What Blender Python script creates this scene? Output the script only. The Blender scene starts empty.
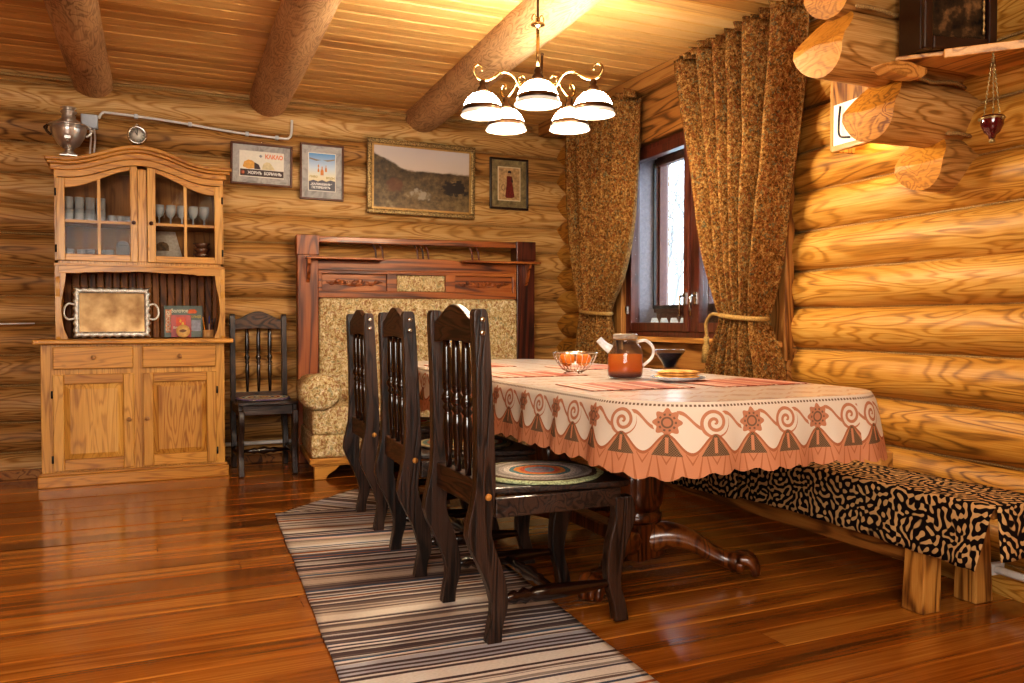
import bpy, math, random
from mathutils import Vector, Matrix, noise
from math import sin, cos, pi, sqrt, atan2, radians

random.seed(7)
SC = bpy.context.scene
COL = SC.collection

# ------------------------------------------------------------------ helpers
def hexc(h, a=1.0):
    h = h.lstrip('#')
    r = [int(h[i:i + 2], 16) / 255 for i in (0, 2, 4)]
    return tuple((c / 12.92 if c <= .04045 else ((c + .055) / 1.055) ** 2.4) for c in r) + (a,)


class MB:
    """collects geometry, then links it as one mesh object"""
    def __init__(s):
        s.v = []; s.f = []; s.sm = []; s.uv = {}; s.tint = []; s.cur = .5; s.mi = []; s.m = 0

    def add(s, vs, fs, smooth=False, uvs=None):
        b = len(s.v)
        s.v += [Vector(p) for p in vs]
        s.tint += [s.cur] * len(vs)
        for k, f in enumerate(fs):
            if uvs is not None:
                s.uv[len(s.f)] = [uvs[i] for i in f]
            s.f.append(tuple(b + i for i in f)); s.sm.append(smooth); s.mi.append(s.m)
        return s

    def box(s, x0, x1, y0, y1, z0, z1, M=None):
        vs = [(x0, y0, z0), (x1, y0, z0), (x1, y1, z0), (x0, y1, z0), (x0, y0, z1), (x1, y0, z1), (x1, y1, z1), (x0, y1, z1)]
        if M is not None:
            vs = [M @ Vector(p) for p in vs]
        return s.add(vs, [(0, 3, 2, 1), (4, 5, 6, 7), (0, 1, 5, 4), (1, 2, 6, 5), (2, 3, 7, 6), (3, 0, 4, 7)])

    def prism(s, poly, d0, d1, plane='xz', smooth=False):
        """poly of 2-D points, extruded from d0 to d1 along the remaining axis"""
        def P(a, b, d):
            return {'xz': (a, d, b), 'yz': (d, a, b), 'xy': (a, b, d)}[plane]
        n = len(poly)
        vs = [P(a, b, d0) for a, b in poly] + [P(a, b, d1) for a, b in poly]
        fs = [tuple(range(n))[::-1], tuple(range(n, 2 * n))]
        fs += [(i, (i + 1) % n, n + (i + 1) % n, n + i) for i in range(n)]
        return s.add(vs, fs, smooth)

    def strip(s, xs, zlo, zhi, y0, y1, plane='xz'):
        """solid between two curves zlo(x), zhi(x); made of quads so it may be concave"""
        def P(a, b, d):
            return {'xz': (a, d, b), 'yz': (d, a, b), 'xy': (a, b, d)}[plane]
        n = len(xs); vs = []
        for d in (y0, y1):
            for x in xs:
                vs.append(P(x, zlo(x), d))
            for x in xs:
                vs.append(P(x, zhi(x), d))
        fs = []
        for i in range(n - 1):
            fs += [(i, i + 1, n + i + 1, n + i), (2 * n + i + 1, 2 * n + i, 3 * n + i, 3 * n + i + 1),
                   (i + 1, i, 2 * n + i, 2 * n + i + 1), (n + i, n + i + 1, 3 * n + i + 1, 3 * n + i)]
        fs += [(0, n, 3 * n, 2 * n), (n - 1, 2 * n + n - 1, 3 * n + n - 1, 2 * n - 1)]
        return s.add(vs, fs)

    def lathe(s, prof, c=(0, 0, 0), seg=20, M=None, smooth=True, flute=None):
        vs = []; fs = []
        n = len(prof)
        for i in range(seg):
            a = 2 * pi * i / seg
            for k, (r, z) in enumerate(prof):
                rr = r * (flute(a, k) if flute else 1)
                p = Vector((rr * cos(a), rr * sin(a), z))
                p = (M @ p) if M is not None else p
                vs.append(p + Vector(c))
        for i in range(seg):
            j = (i + 1) % seg
            for k in range(n - 1):
                fs.append((i * n + k, j * n + k, j * n + k + 1, i * n + k + 1))
        if prof[0][0] > 1e-6:
            fs.append(tuple(i * n for i in range(seg))[::-1])
        if prof[-1][0] > 1e-6:
            fs.append(tuple(i * n + n - 1 for i in range(seg)))
        return s.add(vs, fs, smooth)

    def tube(s, pts, r, seg=8, closed=False, cap=True, squash=None, smooth=True):
        pts = [Vector(p) for p in pts]; n = len(pts)
        rs = r if isinstance(r, (list, tuple)) else [r] * n
        vs = []; prev = None
        for i, p in enumerate(pts):
            a = pts[(i - 1) % n] if (closed or i > 0) else p
            b = pts[(i + 1) % n] if (closed or i < n - 1) else p
            t = (b - a)
            t = t.normalized() if t.length > 1e-9 else Vector((0, 0, 1))
            if prev is None:
                up = Vector((0, 0, 1)) if abs(t.z) < .9 else Vector((1, 0, 0))
                u = t.cross(up).normalized()
            else:
                u = (prev - t * prev.dot(t))
                u = u.normalized() if u.length > 1e-6 else t.orthogonal().normalized()
            prev = u
            w = t.cross(u)
            for k in range(seg):
                an = 2 * pi * k / seg
                vs.append(p + u * (cos(an) * rs[i]) + w * (sin(an) * rs[i]))
        fs = []
        for i in range(n if closed else n - 1):
            j = (i + 1) % n
            for k in range(seg):
                l = (k + 1) % seg
                fs.append((i * seg + k, i * seg + l, j * seg + l, j * seg + k))
        if cap and not closed:
            fs.append(tuple(range(seg))[::-1]); fs.append(tuple((n - 1) * seg + k for k in range(seg)))
        return s.add(vs, fs, smooth)

    def ball(s, c, r, seg=14, rings=9, sc=(1, 1, 1), f=None):
        vs = []; fs = []
        for i in range(rings + 1):
            th = pi * i / rings
            for k in range(seg):
                a = 2 * pi * k / seg
                d = Vector((sin(th) * cos(a), sin(th) * sin(a), cos(th)))
                q = r * (f(d) if f else 1)
                vs.append((c[0] + d.x * q * sc[0], c[1] + d.y * q * sc[1], c[2] + d.z * q * sc[2]))
        for i in range(rings):
            for k in range(seg):
                l = (k + 1) % seg
                fs.append((i * seg + k, (i + 1) * seg + k, (i + 1) * seg + l, i * seg + l))
        return s.add(vs, fs, True)

    def grid(s, fn, nu, nv, uvf=None, smooth=True, closed=False):
        vs = []; us = []
        for i in range(nu + 1):
            for j in range(nv + 1):
                u, v = i / nu, j / nv
                vs.append(fn(u, v)); us.append(uvf(u, v) if uvf else (u, v))
        fs = [(i * (nv + 1) + j, (i + 1) * (nv + 1) + j, (i + 1) * (nv + 1) + j + 1, i * (nv + 1) + j + 1) for i in range(nu) for j in range(nv)]
        return s.add(vs, fs, smooth, us)

    def obj(s, name, mat, parent=None, bevel=0, seg=2, solid=0, sub=0, M=None, weld=False, offset=0):
        me = bpy.data.meshes.new(name)
        vs = [M @ p for p in s.v] if M is not None else s.v
        me.from_pydata([tuple(p) for p in vs], [], s.f)
        for p, sm in zip(me.polygons, s.sm):
            p.use_smooth = sm
        for p, k in zip(me.polygons, s.mi):
            p.material_index = k
        if s.uv:
            ul = me.uv_layers.new(name='UVMap')
            for p in me.polygons:
                if p.index in s.uv:
                    for li, q in zip(p.loop_indices, s.uv[p.index]):
                        ul.data[li].uv = q
        at = me.attributes.new('tint', 'FLOAT', 'POINT')
        at.data.foreach_set('value', s.tint)
        for m in (mat if isinstance(mat, (list, tuple)) else [mat]):
            me.materials.append(m)
        me.update()
        o = bpy.data.objects.new(name, me); COL.objects.link(o)
        if parent is not None:
            o.parent = parent
        if solid:
            m = o.modifiers.new('solid', 'SOLIDIFY'); m.thickness = solid; m.offset = offset
        if bevel:
            m = o.modifiers.new('bevel', 'BEVEL'); m.width = bevel; m.segments = seg; m.limit_method = 'ANGLE'; m.angle_limit = radians(40)
        if sub:
            m = o.modifiers.new('sub', 'SUBSURF'); m.levels = sub; m.render_levels = sub
        return o


def tag(o, label=None, cat=None, group=None, kind=None):
    if label: o['label'] = label
    if cat: o['category'] = cat
    if group: o['group'] = group
    if kind: o['kind'] = kind
    return o


def thing(name, label, cat, loc=(0, 0, 0), rz=0, group=None):
    o = bpy.data.objects.new(name, None); COL.objects.link(o)
    o.empty_display_size = .05
    o.location = loc; o.rotation_euler = (0, 0, rz)
    return tag(o, label, cat, group)


def dup(o, parent=None):
    c = o.copy(); COL.objects.link(c)
    c.parent = parent
    for ch in o.children:
        dup(ch, c)
    return c


def struct(o):
    o['kind'] = 'structure'; return o


def arc(n, a0, a1):
    return [a0 + (a1 - a0) * i / (n - 1) for i in range(n)]


def spline(pts, n=24):
    """Catmull-Rom through points"""
    pts = [Vector(p) for p in pts]; out = []
    P = [pts[0] * 2 - pts[1]] + pts + [pts[-1] * 2 - pts[-2]]
    m = len(pts) - 1
    for i in range(n + 1):
        t = i / n * m; k = min(int(t), m - 1); t -= k
        a, b, c, d = P[k], P[k + 1], P[k + 2], P[k + 3]
        out.append(.5 * ((2 * b) + (c - a) * t + (2 * a - 5 * b + 4 * c - d) * t * t + (3 * b - a - 3 * c + d) * t ** 3))
    return out


def smooth(a, b, x):
    t = max(0, min(1, (x - a) / (b - a))); return t * t * (3 - 2 * t)


# ------------------------------------------------------------------ node expressions
class X:
    def __init__(s, nt, sock): s.nt = nt; s.s = sock
    def _m(s, op, o=None, o2=None):
        n = s.nt.nodes.new('ShaderNodeMath'); n.operation = op
        for i, q in enumerate((s, o, o2)):
            if q is None: continue
            if isinstance(q, X): s.nt.links.new(q.s, n.inputs[i])
            else: n.inputs[i].default_value = q
        return X(s.nt, n.outputs[0])
    def __add__(s, o): return s._m('ADD', o)
    __radd__ = __add__
    def __sub__(s, o): return s._m('SUBTRACT', o)
    def __rsub__(s, o): return (s * -1) + o
    def __mul__(s, o): return s._m('MULTIPLY', o)
    __rmul__ = __mul__
    def __truediv__(s, o): return s._m('DIVIDE', o)
    def sin(s): return s._m('SINE')
    def cos(s): return s._m('COSINE')
    def abs(s): return s._m('ABSOLUTE')
    def fract(s): return s._m('FRACT')
    def floor(s): return s._m('FLOOR')
    def sqrt(s): return s._m('SQRT')
    def pow(s, o): return s._m('POWER', o)
    def min(s, o): return s._m('MINIMUM', o)
    def max(s, o): return s._m('MAXIMUM', o)
    def lt(s, o): return s._m('LESS_THAN', o)
    def gt(s, o): return s._m('GREATER_THAN', o)
    def atan2(s, o): return s._m('ARCTAN2', o)
    def clamp(s):
        r = s._m('ADD', 0.0); r.s.node.use_clamp = True; return r
    def step(s, a, b):
        """smooth 0..1 from a to b"""
        n = s.nt.nodes.new('ShaderNodeMapRange'); n.interpolation_type = 'SMOOTHSTEP'
        s.nt.links.new(s.s, n.inputs[0]); n.inputs[1].default_value = a; n.inputs[2].default_value = b
        return X(s.nt, n.outputs[0])


class Mat:
    def __init__(s, name, rough=.6, spec=.5, metal=0, coat=0):
        s.mat = bpy.data.materials.new(name); s.mat.use_nodes = True
        s.nt = s.mat.node_tree; s.b = s.nt.nodes['Principled BSDF']; s.out = s.nt.nodes['Material Output']
        s.b.inputs['Roughness'].default_value = rough
        s.b.inputs['Specular IOR Level'].default_value = spec
        s.b.inputs['Metallic'].default_value = metal
        s.b.inputs['Coat Weight'].default_value = coat
        s.b.inputs['Coat Roughness'].default_value = .12
    def link(s, a, b): s.nt.links.new(a.s if isinstance(a, X) else a, b)
    def coord(s, kind='Object'):
        n = s.nt.nodes.new('ShaderNodeTexCoord'); return n.outputs[kind]
    def xyz(s, vec):
        n = s.nt.nodes.new('ShaderNodeSeparateXYZ'); s.link(vec, n.inputs[0])
        return [X(s.nt, n.outputs[i]) for i in range(3)]
    def comb(s, x, y, z):
        n = s.nt.nodes.new('ShaderNodeCombineXYZ')
        for i, q in enumerate((x, y, z)):
            if isinstance(q, X): s.link(q, n.inputs[i])
            else: n.inputs[i].default_value = q
        return n.outputs[0]
    def scale(s, vec, sc):
        n = s.nt.nodes.new('ShaderNodeVectorMath'); n.operation = 'MULTIPLY'
        s.link(vec, n.inputs[0]); n.inputs[1].default_value = sc; return n.outputs[0]
    def vadd(s, a, b):
        n = s.nt.nodes.new('ShaderNodeVectorMath'); n.operation = 'ADD'
        s.link(a, n.inputs[0]); s.link(b, n.inputs[1]); return n.outputs[0]
    def rnd(s):
        n = s.nt.nodes.new('ShaderNodeObjectInfo'); return X(s.nt, n.outputs['Random'])
    def attr(s, name='tint'):
        n = s.nt.nodes.new('ShaderNodeAttribute'); n.attribute_name = name; return X(s.nt, n.outputs['Fac'])
    def noise(s, vec, scale=5, detail=4, rough=.5, dist=0):
        n = s.nt.nodes.new('ShaderNodeTexNoise'); s.link(vec, n.inputs['Vector'])
        n.inputs['Scale'].default_value = scale; n.inputs['Detail'].default_value = detail
        n.inputs['Roughness'].default_value = rough; n.inputs['Distortion'].default_value = dist
        return X(s.nt, n.outputs['Fac'])
    def noisec(s, vec, scale=5, detail=2):
        n = s.nt.nodes.new('ShaderNodeTexNoise'); s.link(vec, n.inputs['Vector'])
        n.inputs['Scale'].default_value = scale; n.inputs['Detail'].default_value = detail
        return n.outputs['Color']
    def white(s, x):
        n = s.nt.nodes.new('ShaderNodeTexWhiteNoise'); n.noise_dimensions = '1D'; s.link(x, n.inputs['W'])
        return X(s.nt, n.outputs['Value'])
    def voro(s, vec, scale, feature='F1', out='Distance', rand=1.0):
        n = s.nt.nodes.new('ShaderNodeTexVoronoi'); n.feature = feature; s.link(vec, n.inputs['Vector'])
        n.inputs['Scale'].default_value = scale; n.inputs['Randomness'].default_value = rand
        return X(s.nt, n.outputs[out])
    def ramp(s, fac, stops, interp='LINEAR'):
        n = s.nt.nodes.new('ShaderNodeValToRGB'); s.link(fac, n.inputs[0]); cr = n.color_ramp; cr.interpolation = interp
        while len(cr.elements) < len(stops): cr.elements.new(.5)
        for e, (p, c) in zip(cr.elements, stops):
            e.position = p; e.color = hexc(c) if isinstance(c, str) else c
        return n.outputs[0]
    def mix(s, fac, a, b, mode='MIX'):
        n = s.nt.nodes.new('ShaderNodeMix'); n.data_type = 'RGBA'; n.blend_type = mode
        for q, i in ((fac, 0), (a, 6), (b, 7)):
            if isinstance(q, (X, bpy.types.NodeSocket)): s.link(q, n.inputs[i])
            elif i == 0: n.inputs[0].default_value = q
            else: n.inputs[i].default_value = hexc(q) if isinstance(q, str) else q
        return n.outputs[2]
    def color(s, c):
        if isinstance(c, str): s.b.inputs['Base Color'].default_value = hexc(c)
        else: s.link(c, s.b.inputs['Base Color'])
        return s
    def bump(s, h, strength=.3, dist=.01):
        n = s.nt.nodes.new('ShaderNodeBump'); n.inputs['Strength'].default_value = strength; n.inputs['Distance'].default_value = dist
        s.link(h, n.inputs['Height']); s.link(n.outputs[0], s.b.inputs['Normal']); return s
    def setrough(s, x): s.link(x, s.b.inputs['Roughness']); return s


def plain(name, col, rough=.6, metal=0, spec=.5, coat=0, nz=0.15, nscale=60, bump=.05):
    m = Mat(name, rough, spec, metal, coat)
    v = m.coord(); n = m.noise(v, nscale, 3)
    c = hexc(col)
    lo = tuple(max(0, q * (1 - nz)) for q in c[:3]) + (1,); hi = tuple(min(1, q * (1 + nz)) for q in c[:3]) + (1,)
    m.color(m.ramp(n, [(.3, lo), (.7, hi)]))
    if bump: m.bump(n, bump, .004)
    return m.mat


def wood(name, dark, mid, light, axis='x', scale=1.0, rings=28, rough=.5, spec=.4, coat=0, ring_amt=.55, tint=.35, bump=.15, stretch=.12, knots=True, fibre=.5):
    m = Mat(name, rough, spec, 0, coat)
    v = m.coord()
    r = m.rnd(); t = m.attr()
    off = m.comb(r * 37.0 + t * 53.0, r * 91.0 + t * 17.0, r * 13.0 + t * 29.0)
    v = m.vadd(v, off)
    k = {'x': (stretch, 1, 1), 'y': (1, stretch, 1), 'z': (1, 1, stretch)}[axis]
    k2 = {'x': (.02, 1, 1), 'y': (1, .02, 1), 'z': (1, 1, .02)}[axis]
    vs = m.scale(v, k)
    n1 = m.noise(vs, 4.2 * scale, 2, .45, .6)
    big0 = m.noise(v, 2.3 * scale, 1)
    ring = 1 - ((n1 * (rings * 6.283)).sin() * .5 + .5).pow(3.0) * (.55 + big0 * .9)
    fib = m.noise(m.scale(v, k2), 110 * scale, 3, .6)
    big = m.noise(vs, 1.7 * scale, 2)
    val = ring * ring_amt - ring_amt * .45 + fib * fibre + big * .6 - .22
    val = val + (t - .5) * tint
    c = m.ramp(val, [(.05, dark), (.45, mid), (.85, light)])
    if knots:
        kn = m.voro(m.scale(v, {'x': (.55, 1, 1), 'y': (1, .55, 1), 'z': (1, 1, .55)}[axis]), 3.1 * scale)
        kf = kn.step(.035 , .085)
        c = m.mix(kf, m.mix(.5, c, dark), c)
    m.color(c)
    if bump: m.bump(val, bump, .004)
    return m.mat


def glass_mat(name, tintc='#ffffff', rough=.02, ior=1.45, body=.0, bodycol='#ffffff'):
    """thin see-through glass: clear film plus mirror reflection by angle"""
    m = Mat(name); nt = m.nt; nt.nodes.remove(m.b)
    tr = nt.nodes.new('ShaderNodeBsdfTransparent'); tr.inputs[0].default_value = hexc(tintc)
    gl = nt.nodes.new('ShaderNodeBsdfGlossy'); gl.inputs['Roughness'].default_value = rough
    ge = nt.nodes.new('ShaderNodeNewGeometry'); dt = nt.nodes.new('ShaderNodeVectorMath'); dt.operation = 'DOT_PRODUCT'
    nt.links.new(ge.outputs['Normal'], dt.inputs[0]); nt.links.new(ge.outputs['Incoming'], dt.inputs[1])
    f0 = ((ior - 1) / (ior + 1)) ** 2
    fac = (1 - X(nt, dt.outputs['Value']).abs()).pow(5) * (1 - f0) + f0
    mx = nt.nodes.new('ShaderNodeMixShader')
    nt.links.new(fac.s, mx.inputs[0]); nt.links.new(tr.outputs[0], mx.inputs[1]); nt.links.new(gl.outputs[0], mx.inputs[2])
    last = mx
    if body:
        df = nt.nodes.new('ShaderNodeBsdfDiffuse'); df.inputs[0].default_value = hexc(bodycol)
        m2 = nt.nodes.new('ShaderNodeMixShader'); m2.inputs[0].default_value = body
        nt.links.new(mx.outputs[0], m2.inputs[1]); nt.links.new(df.outputs[0], m2.inputs[2]); last = m2
    nt.links.new(last.outputs[0], m.out.inputs[0])
    return m.mat


def emit(name, col, strength, base=None):
    m = Mat(name, .3); m.color(base or col)
    n = m.noise(m.coord(), 8, 1)
    m.b.inputs['Emission Color'].default_value = hexc(col)
    m.link(n * .1 * strength + strength * .95, m.b.inputs['Emission Strength'])
    return m.mat
# ------------------------------------------------------------------ materials
LOG_B = wood('log_back_wood', '#55330f', '#ae8046', '#dcb981', 'x', 1.7, 13, .55, .3, ring_amt=.26, tint=.22, bump=.3, stretch=.16, fibre=.6)
LOG_R = wood('log_right_wood', '#5c360e', '#b47e30', '#dcb264', 'y', 1.7, 14, .5, .35, ring_amt=.27, tint=.2, bump=.3, stretch=.16, fibre=.6)
BEAM = wood('beam_wood', '#6e4c2c', '#c89e70', '#e6c8a0', 'y', 2.6, 12, .65, .25, ring_amt=.18, tint=.2, bump=.35, stretch=.3)
LOG_END = wood('log_end_wood', '#6a3c0c', '#c2832c', '#dda850', 'y', 2.4, 12, .5, .3, ring_amt=.2, bump=.3, stretch=.8)
CEIL = wood('ceiling_pine', '#a06a2c', '#e0b06a', '#f2d09a', 'x', 1.3, 5, .45, .4, ring_amt=.14, tint=.3, bump=.06, stretch=.06, fibre=.45)
FLOOR = wood('floor_pine', '#3c2008', '#96571a', '#c48a3c', 'x', 1.3, 5, .2, .5, coat=.4, ring_amt=.2, tint=.26, bump=.1, stretch=.05, fibre=.6)
PINE_Z = wood('dresser_pine_upright', '#8f5a1c', '#cf9a48', '#e6bc72', 'z', 2.6, 13, .42, .4, coat=.15, ring_amt=.2, tint=0, bump=.05, stretch=.08, fibre=.4)
PINE_X = wood('dresser_pine_level', '#8a5418', '#c9903e', '#e0b264', 'x', 2.6, 13, .42, .4, coat=.15, ring_amt=.2, tint=0, bump=.05, stretch=.08, fibre=.4)
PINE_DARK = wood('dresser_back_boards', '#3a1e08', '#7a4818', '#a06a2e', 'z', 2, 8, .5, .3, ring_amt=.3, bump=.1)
DARKW = wood('dark_chair_wood', '#040202', '#120906', '#3c281e', 'z', 3.4, 9, .36, .5, coat=.25, ring_amt=.45, bump=.6, stretch=.07, fibre=.9, knots=False)
DARKW_Y = wood('dark_chair_wood_level', '#040202', '#130a06', '#3e2a20', 'y', 3.4, 9, .36, .5, coat=.25, ring_amt=.45, bump=.5, stretch=.07, fibre=.9, knots=False)
TURNED = plain('dark_turned_wood', '#1c0c07', .22, coat=.5, nz=.4, nscale=30)
CREST = wood('brown_crest_wood', '#120804', '#331d0f', '#5a3a22', 'y', 3, 10, .4, .4, ring_amt=.6, bump=.3, stretch=.15, knots=False)
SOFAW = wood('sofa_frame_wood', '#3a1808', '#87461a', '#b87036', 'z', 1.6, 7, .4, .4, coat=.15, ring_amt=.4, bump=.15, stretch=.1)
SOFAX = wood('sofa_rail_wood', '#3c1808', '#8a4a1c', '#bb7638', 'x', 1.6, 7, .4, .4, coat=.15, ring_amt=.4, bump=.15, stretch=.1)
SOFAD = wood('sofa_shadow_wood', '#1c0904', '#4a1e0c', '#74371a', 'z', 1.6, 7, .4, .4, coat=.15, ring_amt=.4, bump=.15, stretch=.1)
PEDW = wood('pedestal_oak', '#1d0c04', '#5b2c0e', '#8d5424', 'z', 2, 8, .28, .5, coat=.4, ring_amt=.4, bump=.15, stretch=.15)
BENCHW = wood('bench_pine', '#5c3410', '#b07a38', '#d0a05a', 'z', 2, 8, .5, .35, ring_amt=.4, bump=.1)
BENCHY = wood('bench_pine_rail', '#4c280c', '#8e5a26', '#b58444', 'y', 2, 8, .5, .35, ring_amt=.4, bump=.1)
WINW = wood('window_frame_wood', '#2a1008', '#54261a', '#7a4530', 'z', 2, 6, .35, .5, coat=.3, ring_amt=.25, bump=.05)
SASHR = plain('outer_sash_paint', '#5a2c22', .5)
CASING = wood('casing_wood', '#5b3413', '#9c6a34', '#c49a60', 'z', 1.8, 7, .5, .35, ring_amt=.4, bump=.08)
CASINGY = wood('casing_wood_level', '#52300f', '#9a6630', '#c29456', 'y', 1.8, 7, .5, .35, ring_amt=.4, bump=.08)
SILL = wood('sill_wood', '#7a4a18', '#c58c48', '#dcae70', 'y', 1.8, 7, .4, .4, coat=.2, ring_amt=.4, bump=.05)
JUTE = plain('jute_rope', '#9a7a4a', .9, nz=.4, nscale=200, bump=.4)
REVEAL = plain('painted_reveal', '#8d7f82', .6)
BLACK = plain('black_iron', '#0d0b0a', .4)
STEEL = plain('polished_steel', '#b8b4ae', .15, 1.0, nz=.05)
WHITEP = plain('white_plastic', '#d6d2cc', .4, nz=.03)
GREYP = plain('grey_plastic', '#b9bfc6', .4, nz=.03)
BRASS = plain('pale_antique_brass', '#b59a6a', .25, 1.0, nz=.15)
DBRASS = plain('dark_bronze', '#4a3320', .3, .9, nz=.2)
GLASS = glass_mat('clear_glass')
PANE = glass_mat('window_glass', '#f4f8fa')
DGLASS = glass_mat('cabinet_glass', '#e9e5de', ior=1.18)

# ------------------------------------------------------------------ camera
cam_d = bpy.data.cameras.new('camera'); cam = bpy.data.objects.new('camera', cam_d); COL.objects.link(cam)
cam.location = (0, 0, 1.0)
cam.rotation_euler = (radians(90 - 1.415), 0, radians(-24.23))
cam_d.sensor_width = 36; cam_d.lens = 830 / 1024 * 36; cam_d.clip_start = .05; cam_d.clip_end = 200
SC.camera = cam

# ------------------------------------------------------------------ log walls
def log(mb, P, s0, s1, z0, z1, seed, step=.12, caps=True, amp=.006):
    n = max(2, int((s1 - s0) / step)); m = 14
    zc = (z0 + z1) / 2; h = (z1 - z0) / 2; r = h * 1.05
    vs = []; fs = []
    for i in range(n + 1):
        s = s0 + (s1 - s0) * i / n
        for k in range(m + 1):
            a = radians(-100 + 200 * k / m)
            q = r * (1 + amp / r * 1.0 * noise.noise(Vector((s * 1.3, a * 1.2, seed * 7.1))) + .4 * amp / r * noise.noise(Vector((s * 5, a * 3, seed * 3.3))))
            off = r * 1.0 - q * cos(a) * 1.0
            vs.append(P(s, off, zc + q * sin(a)))
    for i in range(n):
        for k in range(m):
            a = i * (m + 1) + k
            fs.append((a, a + m + 1, a + m + 2, a + 1))
    if caps:
        fs.append(tuple(range(m + 1))); fs.append(tuple(n * (m + 1) + k for k in range(m + 1))[::-1])
    mb.cur = (math.sin(seed * 12.9898) * 43758.5453) % 1
    mb.m = 0
    mb.add(vs, fs, True)


def caulk(mb, P, s0, s1, z, seed):
    mb.m = 1; mb.cur = .5
    n = int((s1 - s0) / .15)
    pts = [P(s0 + (s1 - s0) * i / n, .066 + .006 * noise.noise(Vector((i * .9, seed, 0))), z + .004 * noise.noise(Vector((i * .7, seed, 4)))) for i in range(n + 1)]
    mb.tube(pts, .006, 5); mb.m = 0


# back wall
zb = [-.05, .16, .352, .588, .784, .987, 1.16, 1.348, 1.56, 1.758, 1.935, 2.14, 2.335, 2.52, 2.72]
mb = MB(); Pb = lambda s, off, z: (s, 6.05 + off, z)
for i in range(len(zb) - 1):
    log(mb, Pb, -2.9, 3.5, zb[i], zb[i + 1], i + 1)
    if i: caulk(mb, Pb, -2.9, 3.3, zb[i], i)
mb.cur = .4
mb.box(-2.9, 3.6, 6.16, 6.4, -.1, 2.8)
struct(mb.obj('wall_back', [LOG_B, JUTE]))

# right wall, in its own frame: local y runs along the wall, local x points outdoors
RW_T = radians(4.13)
RWM = Matrix.Translation((2.85, 1.9, 0)) @ Matrix.Rotation(-RW_T, 4, 'Z')
zr = [-.08, .10, .27, .46, .665, .862, 1.066, 1.245, 1.44, 1.635, 1.83, 2.045, 2.25, 2.46, 2.68]
mb = MB(); Pr = lambda s, off, z: (off, s, z)
WS0, WS1, WZ0, WZ1 = 1.40, 3.06, .862, 2.25
for i in range(len(zr) - 1):
    a, b = zr[i], zr[i + 1]
    if b > WZ0 + .02 and a < WZ1 - .02:
        log(mb, Pr, -3.6, WS0, a, b, 30 + i); log(mb, Pr, WS1, 4.35, a, b, 60 + i)
        if i: caulk(mb, Pr, -3.6, WS0, a, i + 20)
    else:
        log(mb, Pr, -3.6, 4.35, a, b, 30 + i)
        if i: caulk(mb, Pr, -3.6, 4.3, a, i + 20)
mb.cur = .4
mb.box(.10, .40, -3.6, WS0 + .02, -.1, 2.8); mb.box(.10, .40, WS1 + .06, 4.6, -.1, 2.8)
mb.box(.10, .40, WS0, WS1 + .08, -.1, WZ0); mb.box(.10, .40, WS0, WS1 + .08, WZ1, 2.8)
wr = struct(mb.obj('wall_right', [LOG_R, JUTE])); wr.matrix_world = RWM

# unseen half of the room behind the camera
mb = MB(); Pl = lambda s, off, z: (-2.75 - off, s, z)
for i in range(len(zb) - 1):
    mb.cur = (i * .37) % 1; log(mb, Pl, -1.9, 6.2, zb[i], zb[i + 1], 90 + i, .4)
mb.box(-3.2, -2.85, -2.0, 6.4, -.1, 2.8)
struct(mb.obj('wall_left', [LOG_R, JUTE]))
mb = MB(); Pq = lambda s, off, z: (s, -1.75 - off, z)
for i in range(len(zb) - 1):
    mb.cur = (i * .37) % 1; log(mb, Pq, -2.9, 2.8, zb[i], zb[i + 1], 120 + i, .4)
mb.box(-3.0, 3.0, -2.2, -1.85, -.1, 2.8)
struct(mb.obj('wall_rear', [LOG_B, JUTE]))

# cross wall: log stubs reaching out of the right wall
mb = MB()
def stub(xe, z, r, seed, yc=2.28, cut=.08):
    n = 12; m = 26; vs = []; fs = []
    x1 = 3.05
    for i in range(n + 1):
        t = i / n
        for k in range(m):
            a = 2 * pi * k / m
            q = r * (1 + .04 * noise.noise(Vector((t * 3, cos(a) * 1.2 + seed, sin(a) * 1.2))))
            zz = z + q * sin(a); yy = yc + q * cos(a)
            # two-facet chopped end: upper facet leans back, lower facet stands proud
            d = (sin(a) + .1)
            e = xe + (cut * d * 1.1 if d > 0 else cut * -.35 * d)
            vs.append((e + (x1 - e) * t, yy, zz))
    for i in range(n):
        for k in range(m):
            l = (k + 1) % m
            fs.append((i * m + k, i * m + l, (i + 1) * m + l, (i + 1) * m + k))
    mb.m = 0; mb.cur = (seed * .37) % 1
    mb.add(vs, fs, True)
    # end faces: two flat halves meeting at a ridge, the lower one with a notch
    mb.m = 2
    top = [k for k in range(m) if sin(2 * pi * k / m) >= -.101]; 
    vs2 = [vs[k] for k in range(m)]
    up = [k for k in range(m) if sin(2 * pi * k / m) + .1 >= 0]
    lo = [k for k in range(m) if sin(2 * pi * k / m) + .1 <= .02 or k in (up[0], up[-1])]
    def fan(idx):
        # order by angle about own centre
        c = sum((Vector(vs2[k]) for k in idx), Vector()) / len(idx)
        idx = sorted(idx, key=lambda k: atan2(vs2[k][2] - c.z, vs2[k][1] - c.y))
        mb.add([vs2[k] for k in idx] + [c], [(i, (i + 1) % len(idx), len(idx)) for i in range(len(idx))])
    ups = [k for k in range(m) if sin(2 * pi * k / m) > -.2]
    los = [k for k in range(m) if sin(2 * pi * k / m) < .05]
    c = Vector((xe - .002, yc, z - .1 * r))
    mb.add([vs2[k] for k in range(m)] + [c], [((k + 1) % m, k, m) for k in range(m)])
    mb.m = 0
stub(2.26, 2.205, .115, 1); stub(2.215, 1.995, .122, 2, cut=.10); stub(2.46, 1.79, .122, 3, cut=.09); stub(2.73, 1.61, .108, 4, cut=.06)
mb.m = 1
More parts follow.
